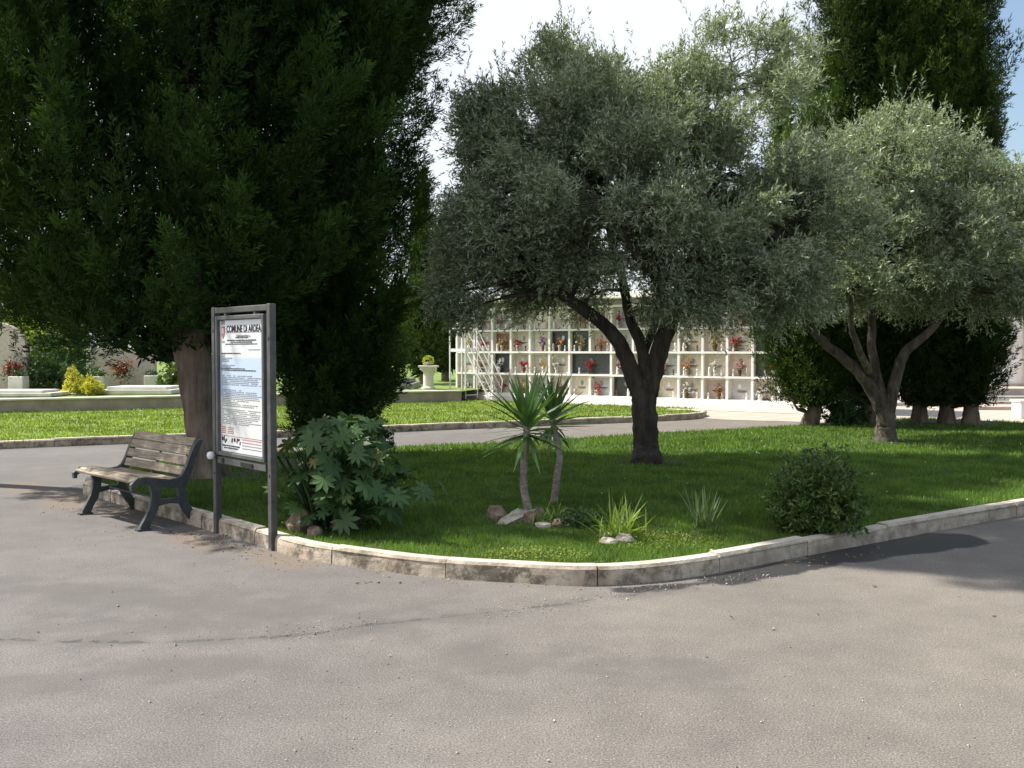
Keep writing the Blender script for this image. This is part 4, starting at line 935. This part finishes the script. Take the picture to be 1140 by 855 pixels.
# unreadable small print as rows of word-length strokes
rnd = random.Random(5)
def lines(mb, x0, x1, z, hgt, dens=1.0, ragged=0.0):
    x = x0; xe = x1 - ragged * rnd.random() * (x1 - x0)
    while x < xe:
        w = min(rnd.uniform(.012, .05), xe - x)
        if rnd.random() < dens: mb.box((x + w / 2, -.0078, z), (w, .002, hgt * rnd.uniform(.75, 1.1)))
        x += w + .008
mbk, mbg, mbr = MB(), MB(), MB(); fx = lambda f: px0 + pw * f; fz = lambda f: pz1 - ph * f
mbg.box((fx(.55), -.0078, fz(.093)), (pw * .82, .002, .003)); lines(mbg, fx(.42), fx(.66), fz(.118), .010)
lines(mbk, fx(.38), fx(.68), fz(.132), .007); lines(mbk, fx(.18), fx(.86), fz(.152), .010); lines(mbk, fx(.27), fx(.77), fz(.166), .009); lines(mbk, fx(.14), fx(.88), fz(.180), .008)
lines(mbg, fx(.68), fx(.95), fz(.222), .006); lines(mbk, fx(.03), fx(.5), fz(.25), .009)
for k in range(5): lines(mbg, fx(.03), fx(rnd.choice((.12, .22, .3))), fz(.262 + k * .012), .007)
for k, e_ in enumerate((.36, .26, .6, .85)): lines(mbk if k > 1 else mbg, fx(.03), fx(e_), fz(.34 + k * .0125), .0075)
z = .405
while z < .80:
    if rnd.random() < .88: lines(mbg, fx(.05), fx(.97), fz(z), .006, .93, .12 if rnd.random() < .7 else .6)
    z += .0135
for k in range(4): lines(mbr, fx(.03), fx(.12), fz(.815 + k * .014), .007); lines(mbr, fx(.18), fx(.32), fz(.815 + k * .014), .006)
mbr.box((fx(.5), -.0078, fz(.878)), (pw * .94, .002, .003))
for k in range(4): lines(mbr if k < 2 else mbg, fx(.52), fx(.96), fz(.893 + k * .022), .006)
lines(mbk, fx(.04), fx(.46), fz(.955), .011); lines(mbk, fx(.08), fx(.42), fz(.972), .010)
for (a, b, w, h_, t_) in ((.05, .905, .03, .035, .3), (.09, .90, .012, .05, 0), (.13, .915, .03, .02, -.5), (.11, .93, .02, .012, .2), (.28, .91, .02, .04, .25), (.34, .905, .03, .03, -.2), (.40, .908, .015, .045, .1), (.44, .90, .03, .018, -.3), (.47, .925, .012, .03, .5)):
    mbk.box((fx(a), -.0078, fz(b)), (w, .002, h_ * 1.0), Matrix.Rotation(t_, 3, 'Y'))
mbk.build('small_print_black', MAT['ink'], po); mbg.build('small_print_grey', MAT['inkgrey'], po); mbr.build('small_print_red', MAT['inkred'], po)
# lower rail with badge and latch, knob
mb = MB(); mb.box((xc, -.012, fz0 - .045), (fl, .02, .06), None, .003); lr = mb.build('lower_rail', MAT['framemetal'], nb)
mb = MB(); f3 = lambda a, b, d: Vector((a, d, b)); mb.prism([(fx0 + .11 + .024 * math.cos(k * .524), fz0 - .045 + .024 * math.sin(k * .524)) for k in range(12)], f3, -.030, -.0235); mb.build('round_badge', MAT['black'], lr)
mb = MB(); mb.box((xc + .12, -.026, fz0 - .048), (.22, .008, .035)); mb.build('latch', MAT['black'], lr)
mb = MB(); mb.lathe((0, 0, 0), [(.004, -.035), (.028, -.028), (.036, 0), (.028, .028), (.004, .035)], 12); k_ = mb.build('knob', MAT['whitepaint'], nb, smooth=True); k_.location = (.005, -.062, fz0 - .01)
mb = MB()
for (x, z) in ((.0, ptop * .9), (bw, ptop * .86), (bw, .62), (0, .55)): mb.prism([(x + .012 * math.cos(k * 1.047), z + .012 * math.sin(k * 1.047)) for k in range(6)], f3, -.037, -.0305)
mb.build('bolt', MAT['framemetal'], nb)

# ------------------------------------------------------------------ burial niche wall
DBL = {(1, 6), (1, 14)}; NC, PIT, RP, H0 = 17, .722, .675, .24
SLABS = [flat('slab_pink', (.60, .52, .46), .4), flat('slab_cream', (.68, .60, .50), .4), flat('slab_grey', (.50, .50, .50), .35), flat('slab_brown', (.30, .14, .09), .3), MAT['granite'], flat('slab_rose', (.50, .42, .37), .35)]
FL = {k: m_leaf('petal_' + k, tuple(x * .75 for x in c), c, trans=.2, tcol=(1, 1, 1)) for k, c in dict(red=(.55, .05, .06), pink=(.70, .34, .36), white=(.8, .78, .72), yellow=(.68, .52, .18), orange=(.62, .26, .10), violet=(.35, .16, .45)).items()}
VASES = [flat('vase_white', (.72, .70, .66), .3), flat('vase_bronze', (.12, .07, .03), .35), flat('vase_stone', (.42, .36, .30), .6)]
nw = empty('niche_wall', tuple(WP(0, 0, 0)), math.atan2(WU.y, WU.x), 'long white wall of burial niches four rows high behind the lawns', 'niche wall')
# local: x along wall, -y outward (toward camera)
LN = NC * PIT; TOP = H0 + 4 * RP
mb = MB(); mb.box((LN / 2, 1.2, TOP / 2 + .1), (LN, 2.0, TOP + .2)); mb.build('core', MAT['white'], nw)
mb = MB(); mb.box((LN / 2, -.10, H0 / 2), (LN + .1, .60, H0 - .02), None, .01); mb.build('plinth', MAT['white'], nw)
mb = MB(); mb.box((LN / 2, .9, TOP + .29), (LN + .5, 2.9, .16), None, .01); mb.build('roof_slab', MAT['white'], nw)
mb = MB()
for r_ in range(5): mb.box((LN / 2, -.005, H0 + r_ * RP + (.0 if r_ else .03)), (LN, .40, .060 if r_ else .08))
for c_ in range(NC + 1):
    for r_ in [q for q in range(4) if (q, c_ - 1) not in DBL]: mb.box((c_ * PIT, .006, H0 + r_ * RP + RP / 2), (.070, .386, RP - .062))
mb.build('niche_grid', MAT['white'], nw)
DARK = {(1, 2), (2, 5), (2, 6), (2, 14), (2, 15), (0, 8), (1, 6), (1, 14)}
rnd = random.Random(12); rg = np.random.default_rng(12)
rowname = ['bottom row', 'second row from the ground', 'third row from the ground', 'top row']
ordn = ['first', 'second', 'third', 'fourth', 'fifth', 'sixth', 'seventh', 'eighth', 'ninth', 'tenth', 'eleventh', 'twelfth', 'thirteenth', 'fourteenth', 'fifteenth', 'sixteenth', 'seventeenth']
FORCE = {(0, 2): 'red', (0, 3): 'yellow', (0, 5): 'pink', (0, 7): 'red', (0, 9): 'orange', (1, 4): 'yellow', (1, 5): 'white', (1, 7): 'yellow', (2, 5): 'orange', (2, 7): 'orange', (2, 14): 'pink', (1, 14): 'red', (1, 15): 'pink', (3, 6): 'red', (1, 2): 'white', (2, 6): 'yellow', (0, 14): 'white', (0, 15): 'white', (1, 13): 'pink'}
def niche_flower(r_, c_, col, dx, proto=None):
    x = c_ * PIT + PIT / 2 + dx; z = H0 + r_ * RP + .042 + (.028 if r_ == 0 else -.004); wp = WP(x, .15, 0); s = rnd.uniform(.8, 1.15)
    e = empty('flower_vase', (wp.x, wp.y, z), rnd.uniform(0, 6), f'{col} flowers in a small vase, {rowname[r_]}, {ordn[c_]} niche from the ladder', 'flower vase', 'flower vases in the burial niches')
    mb = MB(); vi = rnd.randrange(3)
    mb.lathe((0, 0, 0), [(.045, 0), (.05, .01), (.03, .04), (.05, .12), (.055, .17), (.045, .175)], 10); mb.build('vase', VASES[vi], e, smooth=True)
    n = 20; C = rg.normal(size=(n, 3)) * [.09, .035, .08] * s + [0, 0, .27]; q = 8
    V = leafquads(rg, np.repeat(C, q, 0), nrm(rg.normal(size=(n * q, 3))), rg.uniform(.035, .06, n * q), rg.uniform(.025, .04, n * q)); o = quads_obj('blossoms', V, FL[col], None, rg.random(n * q)); o.parent = e
    n = 40; V = leafquads(rg, rg.normal(size=(n, 3)) * [.05, .03, .05] + [0, 0, .2], nrm(rg.normal(size=(n, 3))), rg.uniform(.05, .1, n), np.full(n, .02)); o = quads_obj('greenery', V, MAT['darkbush'], None, rg.random(n)); o.parent = e
for r_ in range(4):
    for c_ in range(NC):
        if (r_, c_ - 1) in DBL: continue
        dbl = (r_, c_) in DBL; w = PIT * (2 if dbl else 1) - .072; x = c_ * PIT + (PIT if dbl else PIT / 2); z = H0 + r_ * RP + RP / 2
        mat = SLABS[4] if (r_, c_) in DARK else SLABS[rnd.choice((0, 0, 1, 1, 1, 2, 5, 3 if rnd.random() < .25 else 0))]
        mb = MB(); mb.box((x, .005, z), (w, .03, RP - .062)); nc_ = mb.build('niche', mat, nw)
        mb = MB(); iw, ih = w - .07, RP - .15   # thin marble surround
        for q in (-1, 1): mb.box((x + q * (iw / 2 + .015), -.035, z), (.028, .05, ih + .05)); mb.box((x, -.038, z + q * (ih / 2 + .012)), (iw, .05, .026))
        mb.build('surround', MAT['marble'] if (r_, c_) not in DARK else MAT['granite'], nc_)
        mb = MB(); ox = rnd.uniform(-.08, .08); mb.prism([(x + ox + .055 * math.cos(k * .785), z + .10 + .075 * math.sin(k * .785)) for k in range(8)], lambda a, b, d: Vector((a, d, b)), -.022, -.012); mb.build('photo_medallion', MAT['whitepaint'] if rnd.random() < .4 else MAT['inkgrey'], nc_)
        mb = MB(); lx = x + rnd.choice((-.19, .19)) * (1 if not dbl else 2); mb.lathe((lx, -.15, H0 + r_ * RP + (.07 if r_ == 0 else .038)), [(.03, 0), (.034, .02), (.022, .03), (.022, .13), (.032, .14), (.01, .18)], 8); mb.build('grave_lamp', VASES[rnd.choice((0, 0, 1))], nc_, smooth=True)
        if rnd.random() < .6:
            mb = MB(); lx = 2 * x - lx + rnd.uniform(-.05, .05); mb.lathe((lx, -.13, H0 + r_ * RP + (.07 if r_ == 0 else .038)), [(.045, 0), (.05, .02), (.03, .05), (.045, .11), (.03, .17), (.035, .20), (.012, .24)], 8); mb.build('statuette', VASES[rnd.choice((0, 0, 2))], nc_, smooth=True)
        mb = MB(); mb.box((x + rnd.uniform(-.03, .03), -.016, z - .03), (w * .42, .012, .016)); mb.box((x + rnd.uniform(-.03, .03), -.016, z - .065), (w * .30, .012, .012)); mb.build('inscription', VASES[1], nc_)
        if (r_, c_) in FORCE or rnd.random() < .88:
            niche_flower(r_, c_, FORCE.get((r_, c_), rnd.choice(('red', 'pink', 'white', 'white', 'yellow', 'pink', 'orange', 'violet'))), rnd.choice((-.12, .0, .12)) + (0 if not dbl else .2))

# white rolling ladder in front of the left end
ld = empty('rolling_ladder', tuple(WP(.55, .9, 0)), math.atan2(WU.y, WU.x), 'white steel rolling platform ladder parked at the left end of the niche wall', 'ladder')
mb = MB()
for x in (0, .62):
    for y in (-.3, .3): mb.tube([(x, y, .1), (x, y, 2.35)], .024, 6)
for z in (.25, 1.62, 2.33):
    mb.tube([(0, -.3, z), (.62, -.3, z)], .02, 6); mb.tube([(0, .3, z), (.62, .3, z)], .02, 6); mb.tube([(0, -.3, z), (0, .3, z)], .02, 6); mb.tube([(.62, -.3, z), (.62, .3, z)], .02, 6)
mb.build('tower_frame', MAT['whitepaint'], ld)
mb = MB(); mb.box((.31, 0, 1.68), (.66, .62, .05)); mb.build('platform', MAT['whitepaint'], ld)
for y in (-.28, .28):
    mb = MB(); mb.tube([(.62, y, 1.66), (1.55, y, .12)], .026, 6); mb.build('stringer', MAT['whitepaint'], ld)
    mb = MB(); mb.tube([(.3, y, 2.33), (.66, y, 2.30), (1.62, y, .72), (1.55, y, .2)], .018, 6); mb.tube([(.62, y, 2.0), (1.58, y, .45)], .014, 6)
    mb.tube([(1.05, y, .95), (1.1, y, 1.6)], .014, 6); mb.build('handrail', MAT['whitepaint'], ld)
for k in range(7):
    t = (k + .5) / 7; mb = MB(); mb.box((.62 + .93 * t, 0, 1.66 - 1.54 * t), (.20, .54, .025)); mb.build('step', MAT['whitepaint'], ld)
for (x, y) in ((0, -.3), (0, .3), (.62, -.3), (.62, .3)):
    mb = MB(); mb.tube([(x, y - .02, .07), (x, y + .02, .07)], .065, 12); mb.build('wheel', MAT['black'], ld)

# ------------------------------------------------------------------ graves on the terrace at the left
def grave_slab(name, x0, x1, yb, yf, z, h, mat, label, cat='grave slab', mat2=None):
    e = empty(name, ((x0 + x1) / 2, (yb + yf) / 2, z), 0, label, cat)
    mb = MB(); mb.box(((x0 + x1) / 2, (yb + yf) / 2, z + h * .3), (x1 - x0, yb - yf, h * .6), None, .01); mb.build('base', mat2 or MAT['marble'], e, world=True)
    mb = MB(); mb.box(((x0 + x1) / 2, (yb + yf) / 2, z + h * .8 + .003), ((x1 - x0) * .82, (yb - yf) * .86, h * .4), None, .01); mb.build('cover', mat, e, world=True); return e
zt = .43
PK = flat('pink_marble', (.50, .43, .38), .5)
# tomb 1: arched headstone, left edge of the frame
c1 = at(-8, 437, zt); X0 = atY(-46, 400, c1.y).x; X1 = atY(29, 400, c1.y).x; h1 = atY(0, 358, c1.y).z
t1 = empty('headstone', tuple(c1), 0, 'tall arched pinkish marble headstone at the left edge of the photo', 'headstone')
mb = MB(); w = (X1 - X0); arch = [(X0, zt - .03), (X1, zt - .03), (X1, zt + (h1 - zt) * .62)] + [((X0 + X1) / 2 + w / 2 * math.cos(a), zt + (h1 - zt) * .62 + (h1 - zt) * .38 * math.sin(a)) for a in [math.pi * k / 12 for k in range(1, 12)]] + [(X0, zt + (h1 - zt) * .62)]
mb.prism(arch, lambda a, b, d: Vector((a, d, b)), c1.y, c1.y + .22); mb.build('slab', PK, t1, world=True)
mb = MB(); sc_ = atY(16, 376, c1.y - .02)
for k in range(8): mb.box((sc_.x + .07 * math.sin(k * 1.3), c1.y - .012, sc_.z - .14 + k * .045), (.12 - .01 * k, .02, .02), Matrix.Rotation(k * .8, 3, 'Y'))
mb.build('bronze_ornament', VASES[1], t1, world=True)
mb = MB(); q = atY(17, 387, c1.y); mb.box((q.x - .02, c1.y - .008, q.z), (.34, .012, .02)); mb.build('inscription', MAT['inkgrey'], t1, world=True)
grave_slab('grave_slab', atY(-60, 440, 27).x, atY(68, 440, 27).x, 27.6, 26.4, .42, .16, MAT['marble'], 'long pale marble grave slab before the arched headstone')
def planter(px0_, px1_, pyb, pyt, Y, label, group, z):
    x0, x1 = atY(px0_, pyb, Y).x, atY(px1_, pyb, Y).x; z1 = atY(px0_, pyt, Y).z; e = empty('planter', ((x0 + x1) / 2, Y, z), 0, label, 'planter', group)
    mb = MB(); mb.box(((x0 + x1) / 2, Y, (z + z1) / 2), (x1 - x0, x1 - x0, z1 - z), None, .012); mb.build('box', MAT['marble'], e, world=True)
    rg = np.random.default_rng(int(px0_)); n = 160; P = rg.normal(size=(n, 3)) * [.1, .08, .05] + [(x0 + x1) / 2, Y, z1 + .05]; V = leafquads(rg, P, nrm(rg.normal(size=(n, 3)) + [0, 0, .8]), rg.uniform(.06, .14, n), np.full(n, .03)); quads_obj('plant', V, MAT['darkbush'], e, rg.random(n))
GP = 'square marble planters beside the headstones'
planter(13, 29, 436, 419, c1.y - .5, 'square marble planter in front of the arched headstone', GP, zt - .02)
# tomb 2: wide low headstone
c2 = at(137, 431, zt); Yw = c2.y; X0, X1, hz = atY(103, 400, Yw).x, atY(172, 400, Yw).x, atY(110, 387, Yw).z
t2 = empty('headstone', tuple(c2), 0, 'wide rectangular pinkish headstone with side pillar behind a white grave slab', 'headstone')
mb = MB(); mb.box(((X0 + X1) / 2, Yw + .12, (zt + hz) / 2), (X1 - X0, .24, hz - zt + .05), None, .02); mb.build('slab', PK, t2, world=True)
mb = MB(); xp = atY(101, 400, Yw).x; mb.box((xp, Yw - .02, (zt + hz) / 2 + .06), (.16, .3, hz - zt + .1), None, .015); mb.build('pillar', MAT['marble'], t2, world=True)
planter(106, 118, 436, 419, Yw - .9, 'square marble planter at the left of the wide headstone', GP, zt - .02)
planter(163, 178, 432, 418, Yw - .5, 'square marble planter at the right of the wide headstone', GP, zt - .02)
grave_slab('grave_slab', atY(121, 440, 28.6).x, atY(200, 440, 28.6).x, 29.4, 27.9, .42, .2, MAT['marble'], 'white marble grave slab before the wide headstone, beside the cypress trunk')
grave_slab('grave_slab', atY(60, 440, 27.9).x, atY(112, 440, 27.9).x, 28.3, 27.5, .42, .07, MAT['marble'], 'low pale kerb slab between the two headstones under the golden bush')
def bouquet(px, py, Y, z, r, col, label, h=.5, n=60, vase=True):
    q = atY(px, py, Y); e = empty('bouquet', (q.x, Y, z), 0, label, 'bouquet'); rg = np.random.default_rng(int(px * 3))
    mb = MB(); mb.lathe((0, 0, 0), [(.07, 0), (.08, .02), (.05, .06), (.09, .22), (.095, .26), (.08, .265)], 12); mb.build('vase', VASES[2], e, smooth=True)
    C = rg.normal(size=(n, 3)) * [r * .5, r * .35, r * .5] + [0, 0, h]; V = leafquads(rg, np.repeat(C, 8, 0), nrm(rg.normal(size=(n * 8, 3))), np.full(n * 8, .07), np.full(n * 8, .045)); o = quads_obj('blossoms', V, FL[col], None, rg.random(n * 8)); o.parent = e
    m = 200; V = leafquads(rg, rg.normal(size=(m, 3)) * [r * .5, r * .35, r * .5] + [0, 0, h - .1], nrm(rg.normal(size=(m, 3))), np.full(m, .12), np.full(m, .035)); o = quads_obj('greenery', V, MAT['darkbush'], None, rg.random(m)); o.parent = e
FL['rust'] = m_leaf('petal_rust', (.24, .05, .03), (.42, .13, .08), trans=.2)
bouquet(137, 425, Yw - .45, zt, .30, 'rust', 'large reddish bouquet in front of the wide pink headstone', .62)
bouquet(14, 420, c1.y - .25, zt, .26, 'rust', 'brownish dried flower bouquet against the arched headstone', .7)
bouquet(426, 425, 33.2, .62, .28, 'red', 'red and pink flowers standing on the dark granite grave', .4, 50)
bouquet(419, 425, 33.4, .62, .2, 'white', 'white flowers beside the red ones on the dark granite grave', .42, 30)
DG = flat('grey_marble', (.20, .20, .215), .3)
grave_slab('grave_slab', atY(405, 433, 32.5).x, atY(464, 433, 32.5).x, 33.9, 31.4, .42, .30, DG, 'dark grey granite grave with flowers behind the dense cypress', mat2=MAT['grey'])
# pedestal with round plant
qp = atY(477, 436, 31.4); e = empty('stone_pedestal', (qp.x, qp.y, .43), 0, 'pale fluted stone pedestal carrying a small round plant beside the slim cypresses', 'pedestal')
zt2 = atY(477, 409, 31.4).z
mb = MB(); hgt = zt2 - .43; mb.lathe((0, 0, 0), [(.22, 0), (.22, .05), (.17, .08), (.16, hgt - .16), (.20, hgt - .12), (.27, hgt - .07), (.27, hgt)], 20); mb.build('column', MAT['marble'], e)
mb = MB(); mb.box((0, 0, hgt + .03), (.62, .62, .055), None, .01); mb.build('top_plate', MAT['marble'], e)
rg = np.random.default_rng(9); n = 400; d_ = nrm(rg.normal(size=(n, 3))); V = leafquads(rg, d_ * .15 + [0, 0, hgt + .2], nrm(d_ + rg.normal(size=(n, 3)) * .5), np.full(n, .06), np.full(n, .025))
pe = empty('potted_plant', (qp.x, qp.y, .43), 0, 'small round olive-green ball plant on top of the stone pedestal', 'potted plant'); o = quads_obj('foliage', V, MAT['yelgreen'], None, rg.random(n)); o.parent = pe
mb = MB(); mb.lathe((0, 0, hgt + .06), [(.09, 0), (.12, .03), (.13, .09), (.12, .10)], 12); mb.build('pot', VASES[2], pe, smooth=True)
# bushes of the terrace
WF = FL['white']
bush('oleander', (*atY(62, 430, 29.5).xy, .42), (1.0, .8, 1.75), 1000, (.16, .04), MAT['oleander'], 501, 'tall oleander with white blossoms between the arched and the wide headstone', 'oleander', flower=(WF, 60, .09))
bush('golden_bush', (*atY(98, 430, 27.6).xy, .42), (.36, .3, .36), 420, (.09, .045), MAT['yellowleaf'], 502, 'bright golden-yellow bush right of the oleander', 'bush')
bush('golden_bush', (*atY(82, 430, 27.9).xy, .42), (.2, .25, .58), 260, (.09, .045), MAT['yellowleaf'], 503, 'narrower golden bush touching the oleander', 'bush')
bush('hedge_bush', (*atY(200, 430, 32).xy, .42), (.55, .5, .75), 420, (.13, .05), MAT['pitt'], 504, 'low green bush right of the wide headstone beside the cypress trunk', 'bush')
bush('background_bush', (*atY(8, 400, 40).xy, .5), (3.2, 2, 3.1), 1500, (.22, .09), MAT['yelgreen'], 505, 'sunlit lime-green tree crown behind the arched headstone', 'bush')
bush('background_bush', (*atY(108, 420, 36).xy, .45), (.9, .7, 1.6), 420, (.16, .06), MAT['oleander'], 506, 'green bush behind the left end of the wide headstone', 'bush')
bush('background_bush', (*atY(443, 400, 60).xy, .8), (1.4, 1.4, 3.6), 900, (.28, .10), MAT['purple'], 507, 'dark plum-leaved tree in the gap between the big cypress and slim cypress', 'tree')
bush('background_bush', (*atY(427, 400, 68).xy, .9), (1.0, 1.2, 5.2), 900, (.28, .10), MAT['darkbush'], 508, 'dark green conifer top peeping out beside the big cypress', 'tree')

# young tree with bare stem and thin pole on the terrace
q = atY(435, 412, 48); mb = MB(); mb.tube([(q.x, 48, .6), (q.x, 48, 2.7)], .045, 8); mb.build('pole', MAT['postmetal'], label='thin dark pole on the terrace lawn left of the small bare trunk', cat='pole')

# far blocks of niches on the terrace
def far_block(pxc0, pxc1, pyt, pyb, Y, rows, cols, label, seed):
    a, b = atY(pxc0, pyb, Y), atY(pxc1, pyt, Y); rnd = random.Random(seed); e = empty('niche_wall', (a.x, Y, a.z), 0, label, 'niche wall'); w, h = b.x - a.x, b.z - a.z; gz = terr_z(0, Y)
    mb = MB(); mb.box((a.x + w / 2, Y + .9, (gz + b.z) / 2), (w, 1.2, b.z - gz)); mb.build('core', MAT['white'], e, world=True)
    mb = MB()
    for r_ in range(rows + 1): mb.box((a.x + w / 2, Y + .1, a.z + h * r_ / rows), (w, .36, .10))
    for c_ in range(cols + 1):
        for r_ in range(rows): mb.box((a.x + w * c_ / cols, Y + .105, a.z + h * (r_ + .5) / rows), (.10, .34, h / rows - .104))
    mb.build('niche_grid', MAT['white'], e, world=True)
    mb = MB(); mb.box((a.x + w / 2, Y + .1, (gz + a.z) / 2 - .05), (w, .5, max(.1, a.z - gz - .02))); mb.build('plinth', MAT['paving'], e, world=True)
    for r_ in range(rows):
        for c_ in range(cols):
            mb = MB(); mb.box((a.x + w * (c_ + .5) / cols, Y + .26, a.z + h * (r_ + .5) / rows), (w / cols - .10, .05, h / rows - .10)); mb.build('niche', SLABS[rnd.choice((0, 1, 4, 3, 5))], e, world=True)
far_block(405, 470, 374, 396, 74, 2, 6, 'distant low block of burial niches seen left of the slim pointed cypress', 1)
far_block(150, 205, 383, 406, 70, 2, 5, 'distant block of burial niches seen between the wide headstone and the cypress trunk', 2)

# ------------------------------------------------------------------ chapel and steps at the right
Yc = 33.0; bz_ = atY(1120, 430, Yc).z
cx0, cx1 = atY(1107, 430, Yc).x, atY(1200, 430, Yc).x
ch = empty('burial_chapel', (cx0, Yc, bz_), 0, 'plain white-walled burial chapel at the right edge behind the outermost cypress', 'chapel')
wt = atY(1120, 352, Yc).z; xm = (cx0 + cx1) / 2
mb = MB(); mb.prism([(cx0, bz_), (cx1, bz_), (cx1, wt), (xm, wt + .9), (cx0, wt)], lambda a, b, d: Vector((a, d, b)), Yc, Yc + 3.4); mb.build('wall', MAT['white'], ch, world=True)
mb = MB(); mb.prism([(cx0 - .2, wt - .06), (cx0 - .2, wt + .06), (xm, wt + 1.06), (cx1 + .2, wt + .06), (cx1 + .2, wt - .06), (xm, wt + .94)], lambda a, b, d: Vector((a, d, b)), Yc - .2, Yc + 3.6); mb.build('roof', MAT['white'], ch, world=True)
a_, b_ = atY(1118, 400, Yc), atY(1128, 381, Yc); mb = MB(); mb.box(((a_.x + b_.x) / 2, Yc - .02, (a_.z + b_.z) / 2), (b_.x - a_.x, .05, b_.z - a_.z), None, .01); pq = mb.build('plaque', MAT['marble'], ch, world=True)
mb = MB(); mb.box(((a_.x + b_.x) / 2, Yc - .05, b_.z + .03), (b_.x - a_.x + .08, .09, .05)); mb.build('plaque_cornice', DG, pq, world=True)
l_ = atY(1116, 394, Yc); mb = MB(); mb.lathe((l_.x, Yc - .12, l_.z - .18), [(.05, 0), (.07, .03), (.06, .25), (.09, .28), (.02, .36)], 8); mb.build('wall_lantern', VASES[1], ch, smooth=True, world=True)
p_ = atY(1138, 430, Yc); mb = MB(); mb.box((p_.x + .15, Yc - .06, (bz_ + wt) / 2), (.3, .13, wt - bz_)); mb.build('pilaster', MAT['marble'], ch, world=True)
mb = MB(); mb.box(((cx0 + cx1) / 2, Yc - .05, bz_ + .04), (cx1 - cx0, .12, .09)); mb.build('base_course', VASES[2], ch, world=True)
# grave terraces and steps in front of it
gs = empty('stone_terrace', (atY(1100, 450, 29).x, 30, 0), 0, 'stepped pale stone platform with a grey face in front of the chapel', 'stone platform')
for i, (yf, yb_, z0, z1, m) in enumerate(((31.2, 37.0, 0, bz_, 'paving'), (30.2, 31.2, 0, bz_ * .52, 'grey'), (28.6, 30.2, 0, bz_ * .40, 'paving'), (27.4, 28.6, 0, bz_ * .22, 'paving'))):
    mb = MB(); x0 = atY(1078, 450, 29).x - i * .25; mb.box((x0 + 7, (yf + yb_) / 2, (z0 + z1) / 2), (14, yb_ - yf - .004, z1 - z0), None, .012); mb.build('grey_ledge' if m == 'grey' else 'step', MAT[m], gs, world=True)
q = atY(1142, 470, 24.2); mb = MB(); mb.box((0, 0, .20), (.5, .45, .40), None, .02); mb.mi = 0; mb.box((0, 0, .42), (.56, .51, .05), None, .01)
o = mb.build('stone_block', MAT['white'], label='squat white stone block with cap at the right edge before the steps', cat='stone block'); o.location = (q.x, 24.2, 0)
# pale rocks/gravel verge seen under the cypress row
# ------------------------------------------------------------------ distant trees closing the horizon
rnd = random.Random(4)
for i, (x, Y, r0, hh_) in enumerate(((-62, 96, 9, 9), (-46, 90, 8, 7.5), (-31, 99, 8, 8.5), (-20, 92, 4.5, 4.2), (-12.5, 104, 4, 4.4), (2, 92, 6, 5), (14, 80, 6, 6), (27, 74, 7, 7), (42, 72, 8, 8), (56, 80, 8, 7))):
    bush('distant_tree', (x, Y, .2), (r0, 4, hh_), 1500, (.55, .26), MAT[('darkbush', 'oleander', 'darkbush')[i % 3]], 600 + i,
         f"{('dark', 'lighter green', 'dark broad')[i % 3]} distant tree closing the horizon, {ordn[i]} from the left", 'tree', k=8, group='distant trees behind the cemetery', stems=5)
